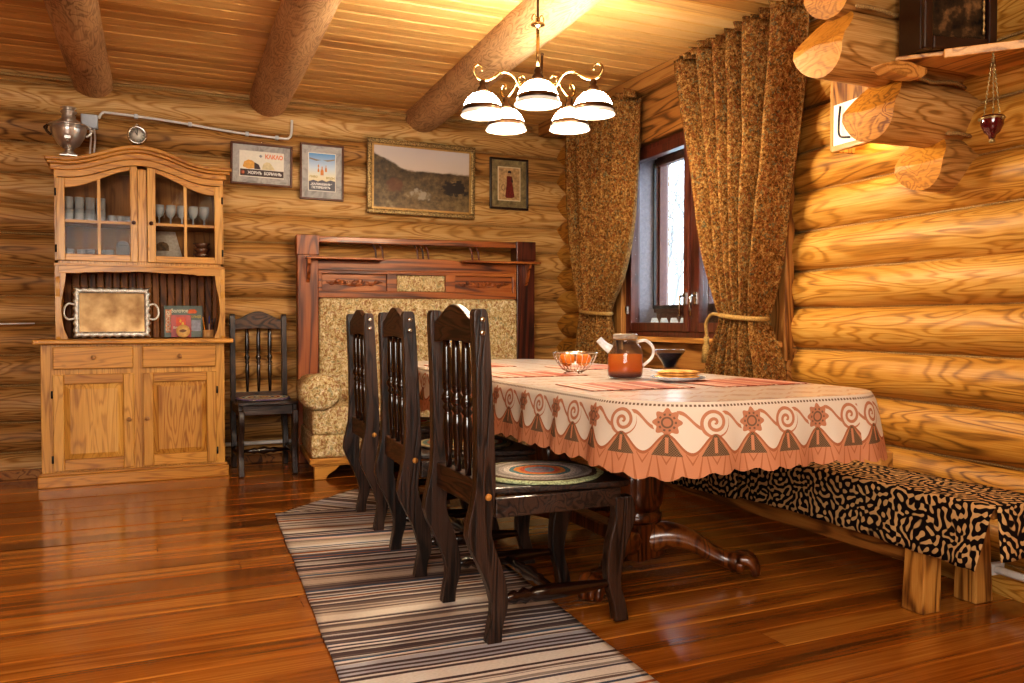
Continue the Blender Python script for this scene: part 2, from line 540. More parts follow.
for z, x0 in ((2.10, 2.3), (1.885, 2.5), (1.70, 2.76)):
    mb.tube([(x0 + .06 * i, 2.175 + .006 * sin(i * 2.3), z + .006 * sin(i * 1.7)) for i in range(int((2.92 - x0) / .06) + 1)], .008, 5)
mb.m = 0
mb.cur = .4; mb.box(2.84, 3.05, 2.24, 2.34, 1.62, 2.3)
struct(mb.obj('wall_cross', [LOG_B, JUTE, LOG_END]))

# ------------------------------------------------------------------ floor, ceiling, beams
def planks(name, mat, x0, x1, y0, y1, z, w, sgn, gap=.004, ch=.004):
    mb = MB(); y = y0; i = 0
    while y < y1:
        mb.cur = random.random(); a, b = y + gap / 2, y + w - gap / 2
        zt = z + sgn * .0015 * random.uniform(-1, 1)
        pr = [(a, z - sgn * .012), (a, zt - sgn * ch), (a + ch, zt), (b - ch, zt), (b, zt - sgn * ch), (b, z - sgn * .012)]
        cuts = [x0, x1]
        if sgn > 0:
            cuts = [x0, random.uniform(-1.5, 2.4), x1]
        for c0, c1 in zip(cuts[:-1], cuts[1:]):
            vs = [(c0 + .001, p, q) for p, q in pr] + [(c1 - .001, p, q) for p, q in pr]
            n = len(pr)
            fs = [(k, n + k, n + k + 1, k + 1) if sgn < 0 else (k, k + 1, n + k + 1, n + k) for k in range(n - 1)]
            mb.add(vs, fs)
            mb.cur = random.random()
        y += w; i += 1
    mb.cur = 0.1
    mb.box(x0, x1, y0, y1, min(z - sgn * .012, z - sgn * .1), max(z - sgn * .012, z - sgn * .1))
    return struct(mb.obj(name, mat))

planks('floor', FLOOR, -2.9, 3.3, -1.9, 6.3, 0.0, .138, 1, .0035, .003)
planks('ceiling', CEIL, -2.9, 3.5, -1.9, 6.3, 2.575, .118, -1, .006, .006)

def beam(x0, y0, x1, y1, r, seed):
    mb = MB(); n = 40; m = 20; vs = []; fs = []
    for i in range(n + 1):
        t = i / n
        for k in range(m):
            a = 2 * pi * k / m
            p = Vector((x0 + (x1 - x0) * t, y0 + (y1 - y0) * t, 2.565))
            q = r * (1 + .045 * noise.noise(Vector((t * 6, cos(a) + seed, sin(a)))) + .02 * noise.noise(Vector((t * 30, cos(a) * 2 + seed, sin(a) * 2))))
            vs.append((p.x + q * cos(a), p.y, p.z + q * sin(a)))
    for i in range(n):
        for k in range(m):
            l = (k + 1) % m
            fs.append((i * m + k, (i + 1) * m + k, (i + 1) * m + l, i * m + l))
    mb.add(vs, fs, True)
    return struct(mb.obj('ceiling_beam', BEAM))

beam(-.40, -1.7, -.255, 6.1, .120, 1)
beam(.56, -1.7, .855, 6.1, .132, 5)
beam(1.62, -1.7, 1.99, 6.1, .136, 9)

# squared curtain timber below the ceiling, edge boards
mb = MB(); mb.box(2.93, 3.45, 2.75, 6.0, 2.475, 2.572); struct(mb.obj('trim_1', CASINGY, bevel=.006))
mb = MB(); mb.tube([(-2.7 + .2 * i, 6.055 + .004 * sin(i * 2.2), 2.545 + .004 * sin(i)) for i in range(29)], .011, 6)
struct(mb.obj('trim_2', JUTE))
# baseboards
mb = MB(); mb.box(.02, .05, -3.4, 4.1, 0.001, .055); o = struct(mb.obj('baseboard_right', BENCHY, bevel=.004)); o.matrix_world = RWM @ Matrix.Translation((.0, 0, 0))
mb = MB(); mb.box(-2.6, 3.0, 6.03, 6.06, .001, .06); struct(mb.obj('baseboard_back', BENCHY, bevel=.004))

# ------------------------------------------------------------------ window (right wall frame)
win = bpy.data.objects.new('window_1', None); COL.objects.link(win); win.matrix_world = RWM; struct(win)
def wbox(name, mat, boxes, parent=win, bevel=.004, pre=None):
    mb = MB()
    for b in boxes: mb.box(*b)
    return mb.obj(name, mat, parent, bevel=bevel)
def frame_boxes(x0, x1, s0, s1, z0, z1, w, wb=None):
    wb = wb or w
    return [(x0, x1, s0, s0 + w, z0, z1), (x0, x1, s1 - w, s1, z0, z1), (x0, x1, s0 + w, s1 - w, z0, z0 + wb), (x0, x1, s0 + w, s1 - w, z1 - w, z1)]
wbox('casing', CASING, [(-.035, .02, 1.28, 1.44, .80, 2.45), (-.035, .02, 3.01, 3.14, .80, 2.45), (-.028, .012, 1.32, 1.36, .80, 2.45)][:2], bevel=.008)
wbox('casing_head', CASINGY, [(-.045, .03, 1.28, 3.14, 2.155, 2.30), (-.03, .03, 1.28, 3.14, 2.305, 2.47)], bevel=.01)
wbox('casing_apron', CASINGY, [(-.02, .04, 1.28, 3.14, .70, .865)], bevel=.006)
wbox('sill', SILL, [(-.075, .12, 1.30, 3.12, .868, .900)], bevel=.006)
wbox('frame', WINW, frame_boxes(.0, .09, 1.44, 3.01, .90, 2.15, .035) + [(.0, .09, 2.145, 2.195, .93, 2.12)])
for s0, s1 in ((2.20, 2.97), (1.48, 2.14)):
    sash = wbox('sash', WINW, frame_boxes(-.012, .05, s0, s1, .935, 2.115, .055))
    p = wbox('pane', PANE, [(.018, .022, s0 + .055, s1 - .055, .99, 2.06)], sash, 0)
    mbh = MB(); hs = s0 + .028 if s0 > 2 else s1 - .028
    mbh.box(-.022, -.012, hs - .014, hs + .014, 1.10, 1.17)
    mbh.tube([(-.02, hs, 1.15), (-.05, hs, 1.15), (-.055, hs - .004, 1.14), (-.055, hs - .004, 1.03)], .008, 6)
    mbh.obj('handle', STEEL, sash)
    mb2 = MB(); mb2.box(-.02, -.012, (s1 if s0 > 2 else s0) - .01, (s1 if s0 > 2 else s0) + .01, 1.95, 2.0); mb2.box(-.02, -.012, (s1 if s0 > 2 else s0) - .01, (s1 if s0 > 2 else s0) + .01, 1.05, 1.10)
    mb2.obj('hinge', STEEL, sash)
wbox('reveal', REVEAL, [(.09, .36, 3.06, 3.14, .86, 2.2), (.09, .36, 1.38, 1.44, .86, 2.2), (.09, .36, 1.44, 3.06, 2.16, 2.2), (.09, .36, 1.44, 3.06, .86, .90)], bevel=0)
of = wbox('outer_frame', SASHR, frame_boxes(.27, .33, 1.44, 3.06, .90, 2.16, .04, .17))
for s0, s1 in ((2.45, 3.09), (1.60, 2.43)):
    sash = wbox('outer_sash', SASHR, frame_boxes(.25, .30, s0, s1, 1.06, 2.13, .05), bevel=.004)
    wbox('pane', PANE, [(.272, .276, s0 + .05, s1 - .05, 1.11, 2.08)], sash, 0)
wbox('outer_seal', BLACK, [(.235, .25, 2.43, 2.50, 1.06, 2.13), (.235, .25, 3.035, 3.05, 1.09, 2.1), (.235, .25, 2.5, 3.05, 1.085, 1.105)], bevel=0)
mb = MB(); mb.tube([(.24, 2.53, 1.22), (.20, 2.53, 1.22), (.19, 2.53, 1.21), (.19, 2.53, 1.12)], .009, 6); mb.obj('outer_handle', BLACK, win)

# ------------------------------------------------------------------ outdoors
SNOW = plain('winter_ground', '#a9adb0', .9, nz=.25, nscale=3, bump=.2)
mb = MB(); mb.grid(lambda u, v: (4.0 + 40 * u, -20 + 60 * v, -.5 + 3.2 * u + .25 * noise.noise(Vector((u * 18, v * 25, 0)))), 30, 40)
struct(mb.obj('ground_outside', SNOW))
BARK = plain('bare_bark', '#8a8886', .9, nz=.2)
def bare_tree(x, y, h, seed, label):
    rnd = random.Random(seed); mb = MB()
    def grow(p, d, L, r, lev):
        pts = [p]; q = Vector(p); dd = Vector(d)
        for i in range(5):
            dd = (dd + Vector((rnd.uniform(-.22, .22), rnd.uniform(-.22, .22), rnd.uniform(-.06, .18)))).normalized()
            q = q + dd * L / 5; pts.append(q.copy())
        mb.tube(pts, [max(.003, r * (1 - .11 * i)) for i in range(6)], 3 if lev > 1 else 5, cap=False)
        if lev < 5:
            for k in range(rnd.choice((2, 3)) if lev > 2 else (4 if lev else 8)):
                b = pts[rnd.randint(1, 5)]
                nd = (dd + Vector((rnd.uniform(-1, 1), rnd.uniform(-1, 1), rnd.uniform(-.2, .8)))).normalized()
                grow(b, nd, L * rnd.uniform(.5, .74), r * .46, lev + 1)
    grow(Vector((x, y, -.5)), Vector((0, 0, 1)), h * .5, .045, 0)
    return tag(mb.obj('bare_tree', BARK), label, 'tree', 'bare trees outside the window')
bare_tree(8.2, 11.4, 5.5, 3, 'bare winter tree seen through the left window sash, nearest the glass')
bare_tree(12.5, 17.4, 8.5, 8, 'thinner bare tree standing farther out behind the nearest one')
bare_tree(18.6, 26.5, 12.0, 12, 'tall leafless tree beside the mullion side of the window view')

W = bpy.data.worlds.new('overcast'); SC.world = W; W.use_nodes = True
bg = W.node_tree.nodes['Background']; bg.inputs[0].default_value = (.86, .93, 1.0, 1); bg.inputs[1].default_value = 9.0

def area(name, loc, rot, sx, sy, power, col):
    d = bpy.data.lights.new(name, 'AREA'); d.shape = 'RECTANGLE'; d.size = sx; d.size_y = sy; d.energy = power; d.color = col
    o = bpy.data.objects.new(name, d); COL.objects.link(o); o.location = loc; o.rotation_euler = rot; return o
pt = area('window_portal', (0, 0, 0), (0, 0, 0), 1.7, 1.4, 1, (1, 1, 1)); pt.data.cycles.is_portal = True
pt.matrix_world = RWM @ Matrix.Translation((.42, 2.25, 1.53)) @ Matrix.Rotation(radians(90), 4, 'Z') @ Matrix.Rotation(radians(-90), 4, 'X')
# added unseen fill lights on the camera side, brightening the room
area('rear_fill_light', (-1.0, -1.5, 1.75), (radians(78), 0, radians(-12)), 2.4, 1.5, 170, (1, .96, .88))
area('overhead_fill_light', (1.0, .3, 2.5), (radians(18), 0, radians(-20)), 1.2, 1.2, 40, (1, .80, .55))
SC.view_settings.view_transform = 'Standard'
SC.view_settings.look = 'Medium High Contrast'
SC.view_settings.exposure = 0.0
# ------------------------------------------------------------------ dresser (hutch)
HY = 5.63
PINE_BACK = wood('dresser_inner_back', '#5a3412', '#94622a', '#b58444', 'z', 2, 8, .5, .3, ring_amt=.25, bump=.05)
dr = thing('dresser', 'tall carved pine dresser with glazed top doors against the log wall', 'cabinet', (0, HY, 0))
mb = MB(); mb.box(-.556, .526, 0, .40, 0, .07); mb.box(-.548, .518, .006, .40, .07, .088); mb.obj('plinth', PINE_X, dr, bevel=.006)
mb = MB(); mb.box(-.535, .505, .016, .40, .085, .86); mb.obj('base_cabinet', PINE_Z, dr, bevel=.004)
mb = MB(); mb.box(-.572, .556, -.035, .405, .860, .889); mb.obj('counter', PINE_X, dr, bevel=.008, seg=3)

def raised_panel(mb, x0, x1, z0, z1, y, d=.012):
    """raised centre field with a sloping margin"""
    m = .032
    vs = [(x0, y, z0), (x1, y, z0), (x1, y, z1), (x0, y, z1),
          (x0 + m, y - d, z0 + m), (x1 - m, y - d, z0 + m), (x1 - m, y - d, z1 - m), (x0 + m, y - d, z1 - m)]
    mb.add(vs, [(0, 1, 5, 4), (1, 2, 6, 5), (2, 3, 7, 6), (3, 0, 4, 7), (4, 5, 6, 7)])

def knob(parent, x, y, z, r=.014, mat=PINE_DARK, name='knob'):
    mb = MB()
    mb.lathe([(.006, 0), (.006, .010), (r * .8, .014), (r, .020), (r * .85, .028), (0, .031)], (x, y, z), 14, Matrix.Rotation(radians(90), 4, 'X'))
    return mb.obj(name, mat, parent)
KNOBW = plain('beech_knob', '#a87c50', .35, coat=.3)
KNOBD = plain('dark_knob', '#4a2a16', .35, coat=.3)
for x0, x1 in ((-.470, -.030), (.022, .452)):
    w = .058
    d = thing('door', None, None); d.parent = dr
    for sx0, sx1 in ((x0, x0 + w), (x1 - w, x1)):
        mb = MB(); mb.box(sx0, sx1, -.004, .0155, .098, .678); mb.obj('stile', PINE_Z, d, bevel=.004)
    for rz0, rz1 in ((.098, .098 + w + .01), (.678 - w, .678)):
        mb = MB(); mb.box(x0 + w, x1 - w, -.003, .0155, rz0, rz1); mb.obj('rail', PINE_X, d, bevel=.004)
    mb = MB(); raised_panel(mb, x0 + w, x1 - w, .098 + w + .01, .678 - w, .012); mb.obj('panel', PINE_Z, d)
    knob(d, x1 - .028 if x0 < 0 else x0 + .022, -.003, .395, mat=KNOBW)
    hx = x0 - .004 if x0 < 0 else x1 + .004
    for hz in (.17, .56):
        mb = MB(); mb.tube([(hx, -.002, hz - .022), (hx, -.002, hz + .022)], .006, 8); mb.obj('hinge', BLACK, d)
for x0, x1 in ((-.468, -.032), (.020, .450)):
    mb = MB(); mb.box(x0, x1, -.006, .016, .710, .845); d = mb.obj('drawer', PINE_X, dr, bevel=.006)
    knob(d, (x0 + x1) / 2, -.006, .780, mat=KNOBW)

# upper part: local y .10 (front) to .39
UX0, UX1, UF = -.458, .512, .10
XC = .02
def hump(x, w=.42):
    t = min(1, abs(x - XC) / w); return .5 * (1 + cos(pi * t))
mb = MB()
mb.box(UX0, UX0 + .02, UF, .39, 1.345, 1.93); mb.box(UX1 - .02, UX1, UF, .39, 1.345, 1.93)
mb.box(UX0, UX1, UF, .39, 1.345, 1.372)
mb.box(.004, .056, UF - .004, UF + .02, 1.372, 1.95)
mb.obj('upper_cabinet', PINE_Z, dr, bevel=.002)
mb = MB(); xs = arc(31, UX0, UX1)
mb.strip(xs, lambda x: 1.875 + .098 * hump(x), lambda x: 1.94 + .10 * hump(x), UF - .002, UF + .02)
mb.obj('fascia', PINE_X, dr, bevel=.002)
mb = MB(); mb.box(UX0 + .02, UX1 - .02, .375, .388, 1.372, 1.95); mb.obj('back_panel', PINE_BACK, dr)
mb = MB()
xs = arc(41, UX0 - .02, UX1 + .02)
mb.strip(xs, lambda x: 1.915 + .095 * hump(x), lambda x: 1.95 + .098 * hump(x), UF - .02, .39)
xs = arc(41, UX0 - .035, UX1 + .04)
mb.strip(xs, lambda x: 1.948 + .098 * hump(x), lambda x: 1.968 + .10 * hump(x), UF - .04, .39)
xs = arc(41, UX0 - .045, UX1 + .05)
mb.strip(xs, lambda x: 1.966 + .10 * hump(x), lambda x: 1.99 + .102 * hump(x), UF - .06, .39)
mb.obj('cornice', PINE_X, dr, bevel=.006)
mb = MB(); mb.box(UX0 + .02, UX1 - .02, UF + .03, .37, 1.603, 1.618); mb.obj('shelf', PINE_X, dr)
# glazed doors with a swept top rail
for x0, x1, ox0, ox1 in ((-.445, .002, -.400, -.040), (.058, .500, .106, .456)):
    dt = lambda x: 1.868 + .098 * hump(x)
    gt = lambda x: 1.808 + .135 * hump(x, .44) if True else 0
    d = thing('glazed_door', None, None); d.parent = dr
    for sx0, sx1 in ((x0, ox0), (ox1, x1)):
        mb = MB(); mb.strip(arc(5, sx0, sx1), lambda x: 1.368, dt, UF - .022, UF - .005); mb.obj('stile', PINE_Z, d, bevel=.003)
    mb = MB(); mb.box(ox0, ox1, UF - .021, UF - .005, 1.368, 1.410); mb.obj('rail', PINE_X, d, bevel=.003)
    mb = MB(); mb.strip(arc(15, ox0, ox1), gt, dt, UF - .021, UF - .005); mb.obj('swept_rail', PINE_X, d, bevel=.003)
    mx = (ox0 + ox1) / 2 + (.006 if x0 < 0 else -.0)
    mb = MB(); mb.box(mx - .009, mx + .009, UF - .018, UF - .006, 1.408, gt(mx) + .004); mb.obj('glazing_bar', PINE_Z, d)
    mb = MB(); mb.box(ox0, ox1, UF - .014, UF - .006, 1.602, 1.618); mb.obj('glazing_bar', PINE_X, d)
    mb = MB(); xs = arc(15, ox0, ox1)
    vs = [(x, UF - .010, 1.409) for x in xs] + [(x, UF - .010, gt(x)) for x in xs]
    mb.add(vs, [(i, i + 1, 16 + i, 15 + i) for i in range(14)])
    mb.obj('pane', DGLASS, d)
    knob(d, (x1 - .022) if x0 < 0 else (x0 + .022), UF - .022, 1.612, .013, mat=KNOBD)
    hx = x0 - .004 if x0 < 0 else x1 + .004
    for hz in (1.44, 1.78):
        mb = MB(); mb.tube([(hx, UF - .02, hz - .022), (hx, UF - .02, hz + .022)], .006, 8); mb.obj('hinge', BLACK, d)
# open niche between counter and upper part
mb = MB()
prof = []
for t in arc(25, 0, 1):
    z = .889 + (1.345 - .889) * t
    y = .12 + .03 * sin(t * pi * 2 + .3) + .10 * (1 - t) * 0 - .02 * smooth(.9, 1, t) - .04 * smooth(.15, 0, t)
    prof.append((y, z))
for sx in (-.455, .492):
    zs = arc(25, 0, 1)
    vs = []
    for k, (y, z) in enumerate(prof):
        vs += [(sx, y, z), (sx + .022, y, z), (sx + .022, .39, z), (sx, .39, z)]
    fs = []
    for k in range(24):
        for q in range(4):
            fs.append((4 * k + q, 4 * k + (q + 1) % 4, 4 * k + 4 + (q + 1) % 4, 4 * k + 4 + q))
    fs += [(0, 3, 2, 1), (96, 97, 98, 99)]
    m2 = MB(); m2.add(vs, fs)
    m2.strip(arc(19, .889, 1.345), lambda z: sx - .008 + .006 * sin((z - .889) * 13.8), lambda z: sx + .03 + .008 * sin((z - .889) * 13.8 + 1), .085, .105, plane='xy') if False else None
    # scalloped front stile
    zz = arc(25, .889, 1.345); vs = []
    sg = 1 if sx < 0 else -1; base = sx - .004 if sx < 0 else sx + .026
    for z in zz:
        t = (z - .889) / .456
        wv = .045 + .014 * sin(t * 2 * pi * 1.0 + 2.2) + .012 * smooth(.12, 0, t)
        for y in (.10, .122): vs += [(base, y, z), (base + sg * wv, y, z)]
    fs = []
    for k in range(24):
        a = 4 * k; b = a + 4
        fs += [(a, a + 1, b + 1, b), (a + 3, a + 2, b + 2, b + 3), (a + 1, a + 3, b + 3, b + 1), (a + 2, a, b, b + 2)]
    fs += [(0, 2, 3, 1), (96, 97, 99, 98)]
    m2.add(vs, fs)
    m2.obj('side_bracket', PINE_Z, dr)
mb = MB(); x = -.433; 
while x < .49:
    mb.cur = random.random(); mb.box(x + .003, min(x + .044, .491), .372, .388, .889, 1.345); x += .047
mb.obj('beaded_back', PINE_DARK, dr, bevel=.004)
mb = MB(); xs = arc(41, UX0 + .02, UX1 - .02)
mb.strip(xs, lambda x: 1.292 + .014 * (1 if abs(x - XC) < .33 else 0) * (.5 + .5 * cos((x - XC) * 2 * pi / .33)) * .5 + .010 * smooth(.30, .2, abs(x - XC)), lambda x: 1.345, UF - .004, UF + .018)
mb.box(UX0 - .006, UX1 + .006, UF - .012, .39, 1.338, 1.352)
mb.obj('apron', PINE_X, dr, bevel=.002)

# ---- crockery behind the glass
def tumbler(name, r, h, mat, label, cat='glass', group=None, stem_=False):
    t = thing(name, label, cat, group=group)
    return t
TUMB = glass_mat('tumbler_glass', '#eef4fa', ior=1.6, body=.30, bodycol='#eef3fa')
def lathe_me(prof, seg=14):
    mb = MB(); mb.lathe(prof, seg=seg); return mb
tumb = lathe_me([(.024, 0), (.025, .004), (.027, .072), (.025, .072), (.023, .008), (0, .008)]).obj('drinking_glass', TUMB)
shot = lathe_me([(.017, 0), (.018, .003), (.021, .042), (.019, .042), (.016, .009), (0, .009)]).obj('shot_glass', TUMB)
goblet = lathe_me([(.028, 0), (.028, .003), (.004, .008), (.004, .05), (.02, .062), (.030, .09), (.028, .125), (.026, .125), (.028, .09), (.018, .065), (0, .06)], 16).obj('wine_glass', TUMB)
def put(src, n, x, y, z, label, cat, group, first=[]):
    key = src.name
    if key in [f for f in first]:
        o = src.copy(); COL.objects.link(o)
    else:
        o = src; first.append(key)
    o.location = (x, y, z); return tag(o, label, cat, group)
G1 = 'tumblers stacked on the dresser shelf'
for i in range(4):
    for j in range(2):
        put(tumb, 0, -.385 + .059 * i, 5.80 + .065 * j, 1.619, 'clear tumbler in the lower layer of the stack left behind the glazed door', 'glass', G1)
        put(tumb, 0, -.385 + .059 * i, 5.80 + .065 * j, 1.6925, 'clear tumbler in the upper layer of the stack left behind the glazed door', 'glass', G1)
for i, (x, y) in enumerate([(-.148, 5.80), (-.135, 5.87), (-.098, 5.80), (-.080, 5.86), (-.05, 5.80), (-.028, 5.86)]):
    put(shot, 0, x, y, 1.619, 'small shot glass beside the tumbler stack on the dresser shelf', 'glass', 'shot glasses on the dresser shelf')
for i, x in enumerate([-.385, -.318, -.268, -.205, -.162]):
    put(tumb, 0, x, 5.80 + .02 * (i % 2), 1.373, 'clear tumbler in the row on the cabinet floor behind the left glazed door', 'glass', 'tumblers on the dresser floor')
for i in range(5):
    for j in range(2):
        put(goblet, 0, .13 + .068 * i, 5.80 + .075 * j, 1.619, 'stemmed wine glass on the shelf behind the right glazed door', 'glass', 'wine glasses behind the right dresser door')
CARD = plain('patterned_box_card', '#8f8a88', .6, nz=.5, nscale=45)
cb = thing('tea_box', 'pale patterned box with a peaked lid behind the left glazed door', 'box', (-.085, 5.86, 1.373))
mb = MB(); mb.box(-.038, .038, -.03, .03, 0, .105); mb.obj('carton', CARD, cb, bevel=.003)
mb = MB(); mb.prism([(-.038, .1055), (.038, .1055), (.028, .128), (0, .135), (-.028, .128)], -.03, .03); mb.obj('lid', CARD, cb, bevel=.003)
GRY = plain('cake_stand_white', '#b9b2aa', .5)
cb = thing('photo_easel_card', 'pale sloping card with a dark arched picture behind the right glazed door', 'card', (.20, 5.955, 1.3745))
mb = MB(); mb.prism([(-.09, 0), (.085, 0), (.03, .22), (-.09, .22)], .0, .006); mb.M = None
o = mb.obj('sheet', GRY, cb, M=Matrix.Rotation(radians(-6), 4, 'X'))
mb = MB(); mb.prism([(-.085, .09), (-.01, .09), (-.01, .12), (-.02, .14), (-.045, .15), (-.07, .145), (-.085, .13)], -.003, -.001)
mb.obj('picture', plain('card_picture', '#6a5032', .5, nz=.6, nscale=50), cb, M=Matrix.Rotation(radians(-6), 4, 'X'))
BOWLM = plain('smoked_bowl', '#6d4a38', .25, coat=.5)
bowl = lathe_me([(.03, 0), (.032, .004), (.055, .032), (.052, .033), (.028, .008), (0, .007)], 20).obj('stacked_bowl', BOWLM)
for k, nm in enumerate(('bottom', 'second', 'third', 'topmost')):
    put(bowl, 0, .385, 5.83, 1.373 + .0345 * k, 'brown glass bowl, %s of the stack behind the right glazed door' % nm, 'bowl', 'bowls stacked in the dresser')
dish = lathe_me([(.03, 0), (.06, .012), (.075, .022), (.073, .024), (.03, .004), (0, .004)], 20).obj('crystal_dish', TUMB)
put(dish, 0, .165, 5.81, 1.373, 'shallow crystal dish in front of the pale card in the dresser', 'dish', None)

# ---- silver tray
SILV = Mat('worn_silver', .28, .5, 1.0); SILV.color(SILV.ramp(SILV.noise(SILV.coord(), 9, 4), [(.3, '#6e5236'), (.7, '#b0936a')])); SILV = SILV.mat
SILR = plain('silver_rim', '#e6e0d4', .42, .45, nz=.3, nscale=150, bump=.5)
tr = thing('serving_tray', 'rectangular silver tray with two handles leaning in the dresser niche', 'tray', (-.151, 5.845, .8895))
TM = Matrix.Rotation(radians(-9), 4, 'X')
mb = MB(); mb.box(-.198, .198, .004, .010, .034, .300); mb.obj('plate', SILV, tr, bevel=.004, M=TM)
pts = []
def rr(hw, z0, z1, n):
    out = []; per = [(-hw, z0), (hw, z0), (hw, z1), (-hw, z1)]
    for i in range(4):
        a = Vector(per[i]); b = Vector(per[(i + 1) % 4]); m = int((b - a).length / .008)
        for k in range(m): out.append(a + (b - a) * k / m)
    return out
per = rr(.214, .012, .324, 0); n = len(per)
mb = MB(); vs = []
for i, p in enumerate(per):
    c = Vector((0, .167)); d = (p - c); w = 1 + .05 * abs(sin(i * .8)) 
    q = c + Vector((d.x * (1 + .026 * (sin(i * 1.1) + 1)), d.y * (1 + .026 * (sin(i * 1.1) + 1))))
    inn = Vector((max(-.187, min(.187, d.x * .93)), c.y + max(-.124, min(.124, d.y * .88))))
    vs += [(q.x, .004, q.y), ((q.x + inn.x) / 2, -.010 - .003 * sin(i * 1.1), (q.y + inn.y) / 2), (inn.x, -.002, inn.y), ((q.x + inn.x) / 2, .012, (q.y + inn.y) / 2)]
fs = []
for i in range(n):
    j = (i + 1) % n
    for k in range(4): fs.append((4 * i + k, 4 * i + (k + 1) % 4, 4 * j + (k + 1) % 4, 4 * j + k))
mb.add(vs, fs, True); mb.obj('rim', SILR, tr, M=TM)
for sx in (-1, 1):
    mb = MB(); mb.tube(spline([(sx * .212, .0, .215), (sx * .245, -.004, .222), (sx * .268, -.006, .195), (sx * .270, -.006, .15), (sx * .248, -.004, .122), (sx * .212, .0, .128)], 20), .007, 8)
    mb.obj('handle', SILR, tr, M=TM)

# ---- book, booklet, wooden slice, pencil pot
def text(name, body, size, mat, parent, loc, rot=(radians(90), 0, 0), align='CENTER', extrude=0.0, bold=0, spacing=1.0, sx=1):
    cu = bpy.data.curves.new(name, 'FONT'); cu.body = body; cu.size = size; cu.align_x = align; cu.align_y = 'CENTER'
    cu.extrude = extrude; cu.offset = bold; cu.space_character = spacing; cu.resolution_u = 3
    tmp = bpy.data.objects.new('tmp', cu); COL.objects.link(tmp)
    me = bpy.data.meshes.new_from_object(tmp.evaluated_get(bpy.context.evaluated_depsgraph_get()))
    bpy.data.objects.remove(tmp); me.materials.clear(); me.materials.append(mat)
    o = bpy.data.objects.new(name, me); COL.objects.link(o); o.parent = parent; o.location = loc; o.rotation_euler = rot; o.scale = (sx, 1, 1)
    return o
INK_W = plain('cream_ink', '#e6dcc0', .6, bump=0); INK_O = plain('orange_ink', '#d9652a', .6, bump=0); INK_Y = plain('yellow_ink', '#d8b23c', .6, bump=0)
INK_WH = plain('white_ink', '#f0ece4', .6, bump=0); INK_G = plain('olive_ink', '#a08a3a', .6, bump=0)
BGRN = plain('green_cover', '#1d3a28', .35, coat=.3, nz=.2)
bk = thing('travel_book', 'dark green picture book standing in the dresser niche', 'book', (.277, 5.945, .8925), 0)
LM = Matrix.Rotation(radians(-7), 4, 'X')
bk.rotation_euler = (radians(-7), 0, 0)
mb = MB(); mb.box(-.122, .118, 0, .003, 0, .212); mb.box(-.122, .118, .019, .022, 0, .212); mb.box(-.122, -.119, .003, .019, 0, .212); mb.obj('cover', BGRN, bk, bevel=.001)
mb = MB(); mb.box(-.118, .112, .0035, .0185, .004, .208); mb.obj('pages', plain('page_block', '#d8cfb8', .8), bk)
mb = MB(); mb.box(-.112, -.075, -.0012, -.0002, .03, .185); mb.obj('cover_strip', plain('salmon_strip', '#cf8a5e', .5, nz=.5, nscale=70), bk)
mb = MB(); mb.box(.045, .105, -.0012, -.0002, .04, .115); mb.obj('cover_photo', plain('grey_photo', '#9a9aa4', .5, nz=.4, nscale=40), bk)
mb = MB(); mb.prism([(.02, .165), (.03, .158), (.078, .160), (.085, .172), (.07, .188), (.035, .186)], -.0012, -.0002); mb.obj('cover_emblem', INK_O, bk)
text('lettering', 'Золотое', .034, INK_W, bk, (-.025, -.0014, .175), bold=.0004, sx=.8)
text('lettering', 'кольцо', .030, INK_Y, bk, (.072, -.0014, .138), bold=.0004, sx=.72)
text('lettering', 'РОССИЯ', .032, INK_W, bk, (-.094, -.0016, .108), rot=(radians(90), radians(-90), 0), bold=.0004)
rb = thing('red_booklet', 'red booklet with a small golden emblem propped against the green book', 'booklet', (.258, 5.905, .8905))
rb.rotation_euler = (radians(-6), 0, 0)
mb = MB(); mb.box(-.062, .062, 0, .006, .003, .150); mb.obj('cover', plain('red_cover', '#a5281c', .4, coat=.3, nz=.15), rb, bevel=.001)
mb = MB(); mb.box(-.032, .030, -.001, -.0002, .078, .135); mb.obj('cover_patch', plain('orange_patch', '#c2441e', .5), rb)
mb = MB(); mb.prism([(-.012, .105), (-.002, .098), (.004, .112), (-.006, .122)], -.002, -.0012); mb.prism([(.002, .086), (.016, .084), (.018, .1), (.006, .103)], -.002, -.0012); mb.obj('emblem', INK_Y, rb)
text('lettering', 'Владимир', .020, INK_W, rb, (0, -.0012, .066), bold=.0003)
ws = thing('wooden_slice', 'round pale wood slice with a carved dark fish shape before the red booklet', 'coaster', (.268, 5.855, .8905))
ws.rotation_euler = (radians(-10), 0, 0)
mb = MB(); mb.lathe([(0, -.004), (.042, -.004), (.043, 0), (.042, .004), (0, .004)], (0, 0, .0435), 28, Matrix.Rotation(radians(90), 4, 'X')); mb.obj('disc', plain('pale_birch', '#d2a765', .5), ws)
mb = MB(); mb.prism([(-.026, .044), (-.016, .052), (.0, .056), (.012, .052), (.022, .046), (.012, .038), (-.002, .034), (-.016, .037)], -.0055, -.0042); mb.obj('carving', plain('carved_brown', '#6b3f1a', .6), ws)
pc = thing('pencil_pot', 'pale wooden pencil pot at the right of the dresser niche', 'pot', (.425, 5.87, .8895))
mb = MB(); mb.lathe([(.036, 0), (.038, .003), (.038, .052), (.033, .052), (.032, .006), (0, .006)], seg=24); mb.obj('pot', plain('birch_pot', '#bd8f58', .5), pc)
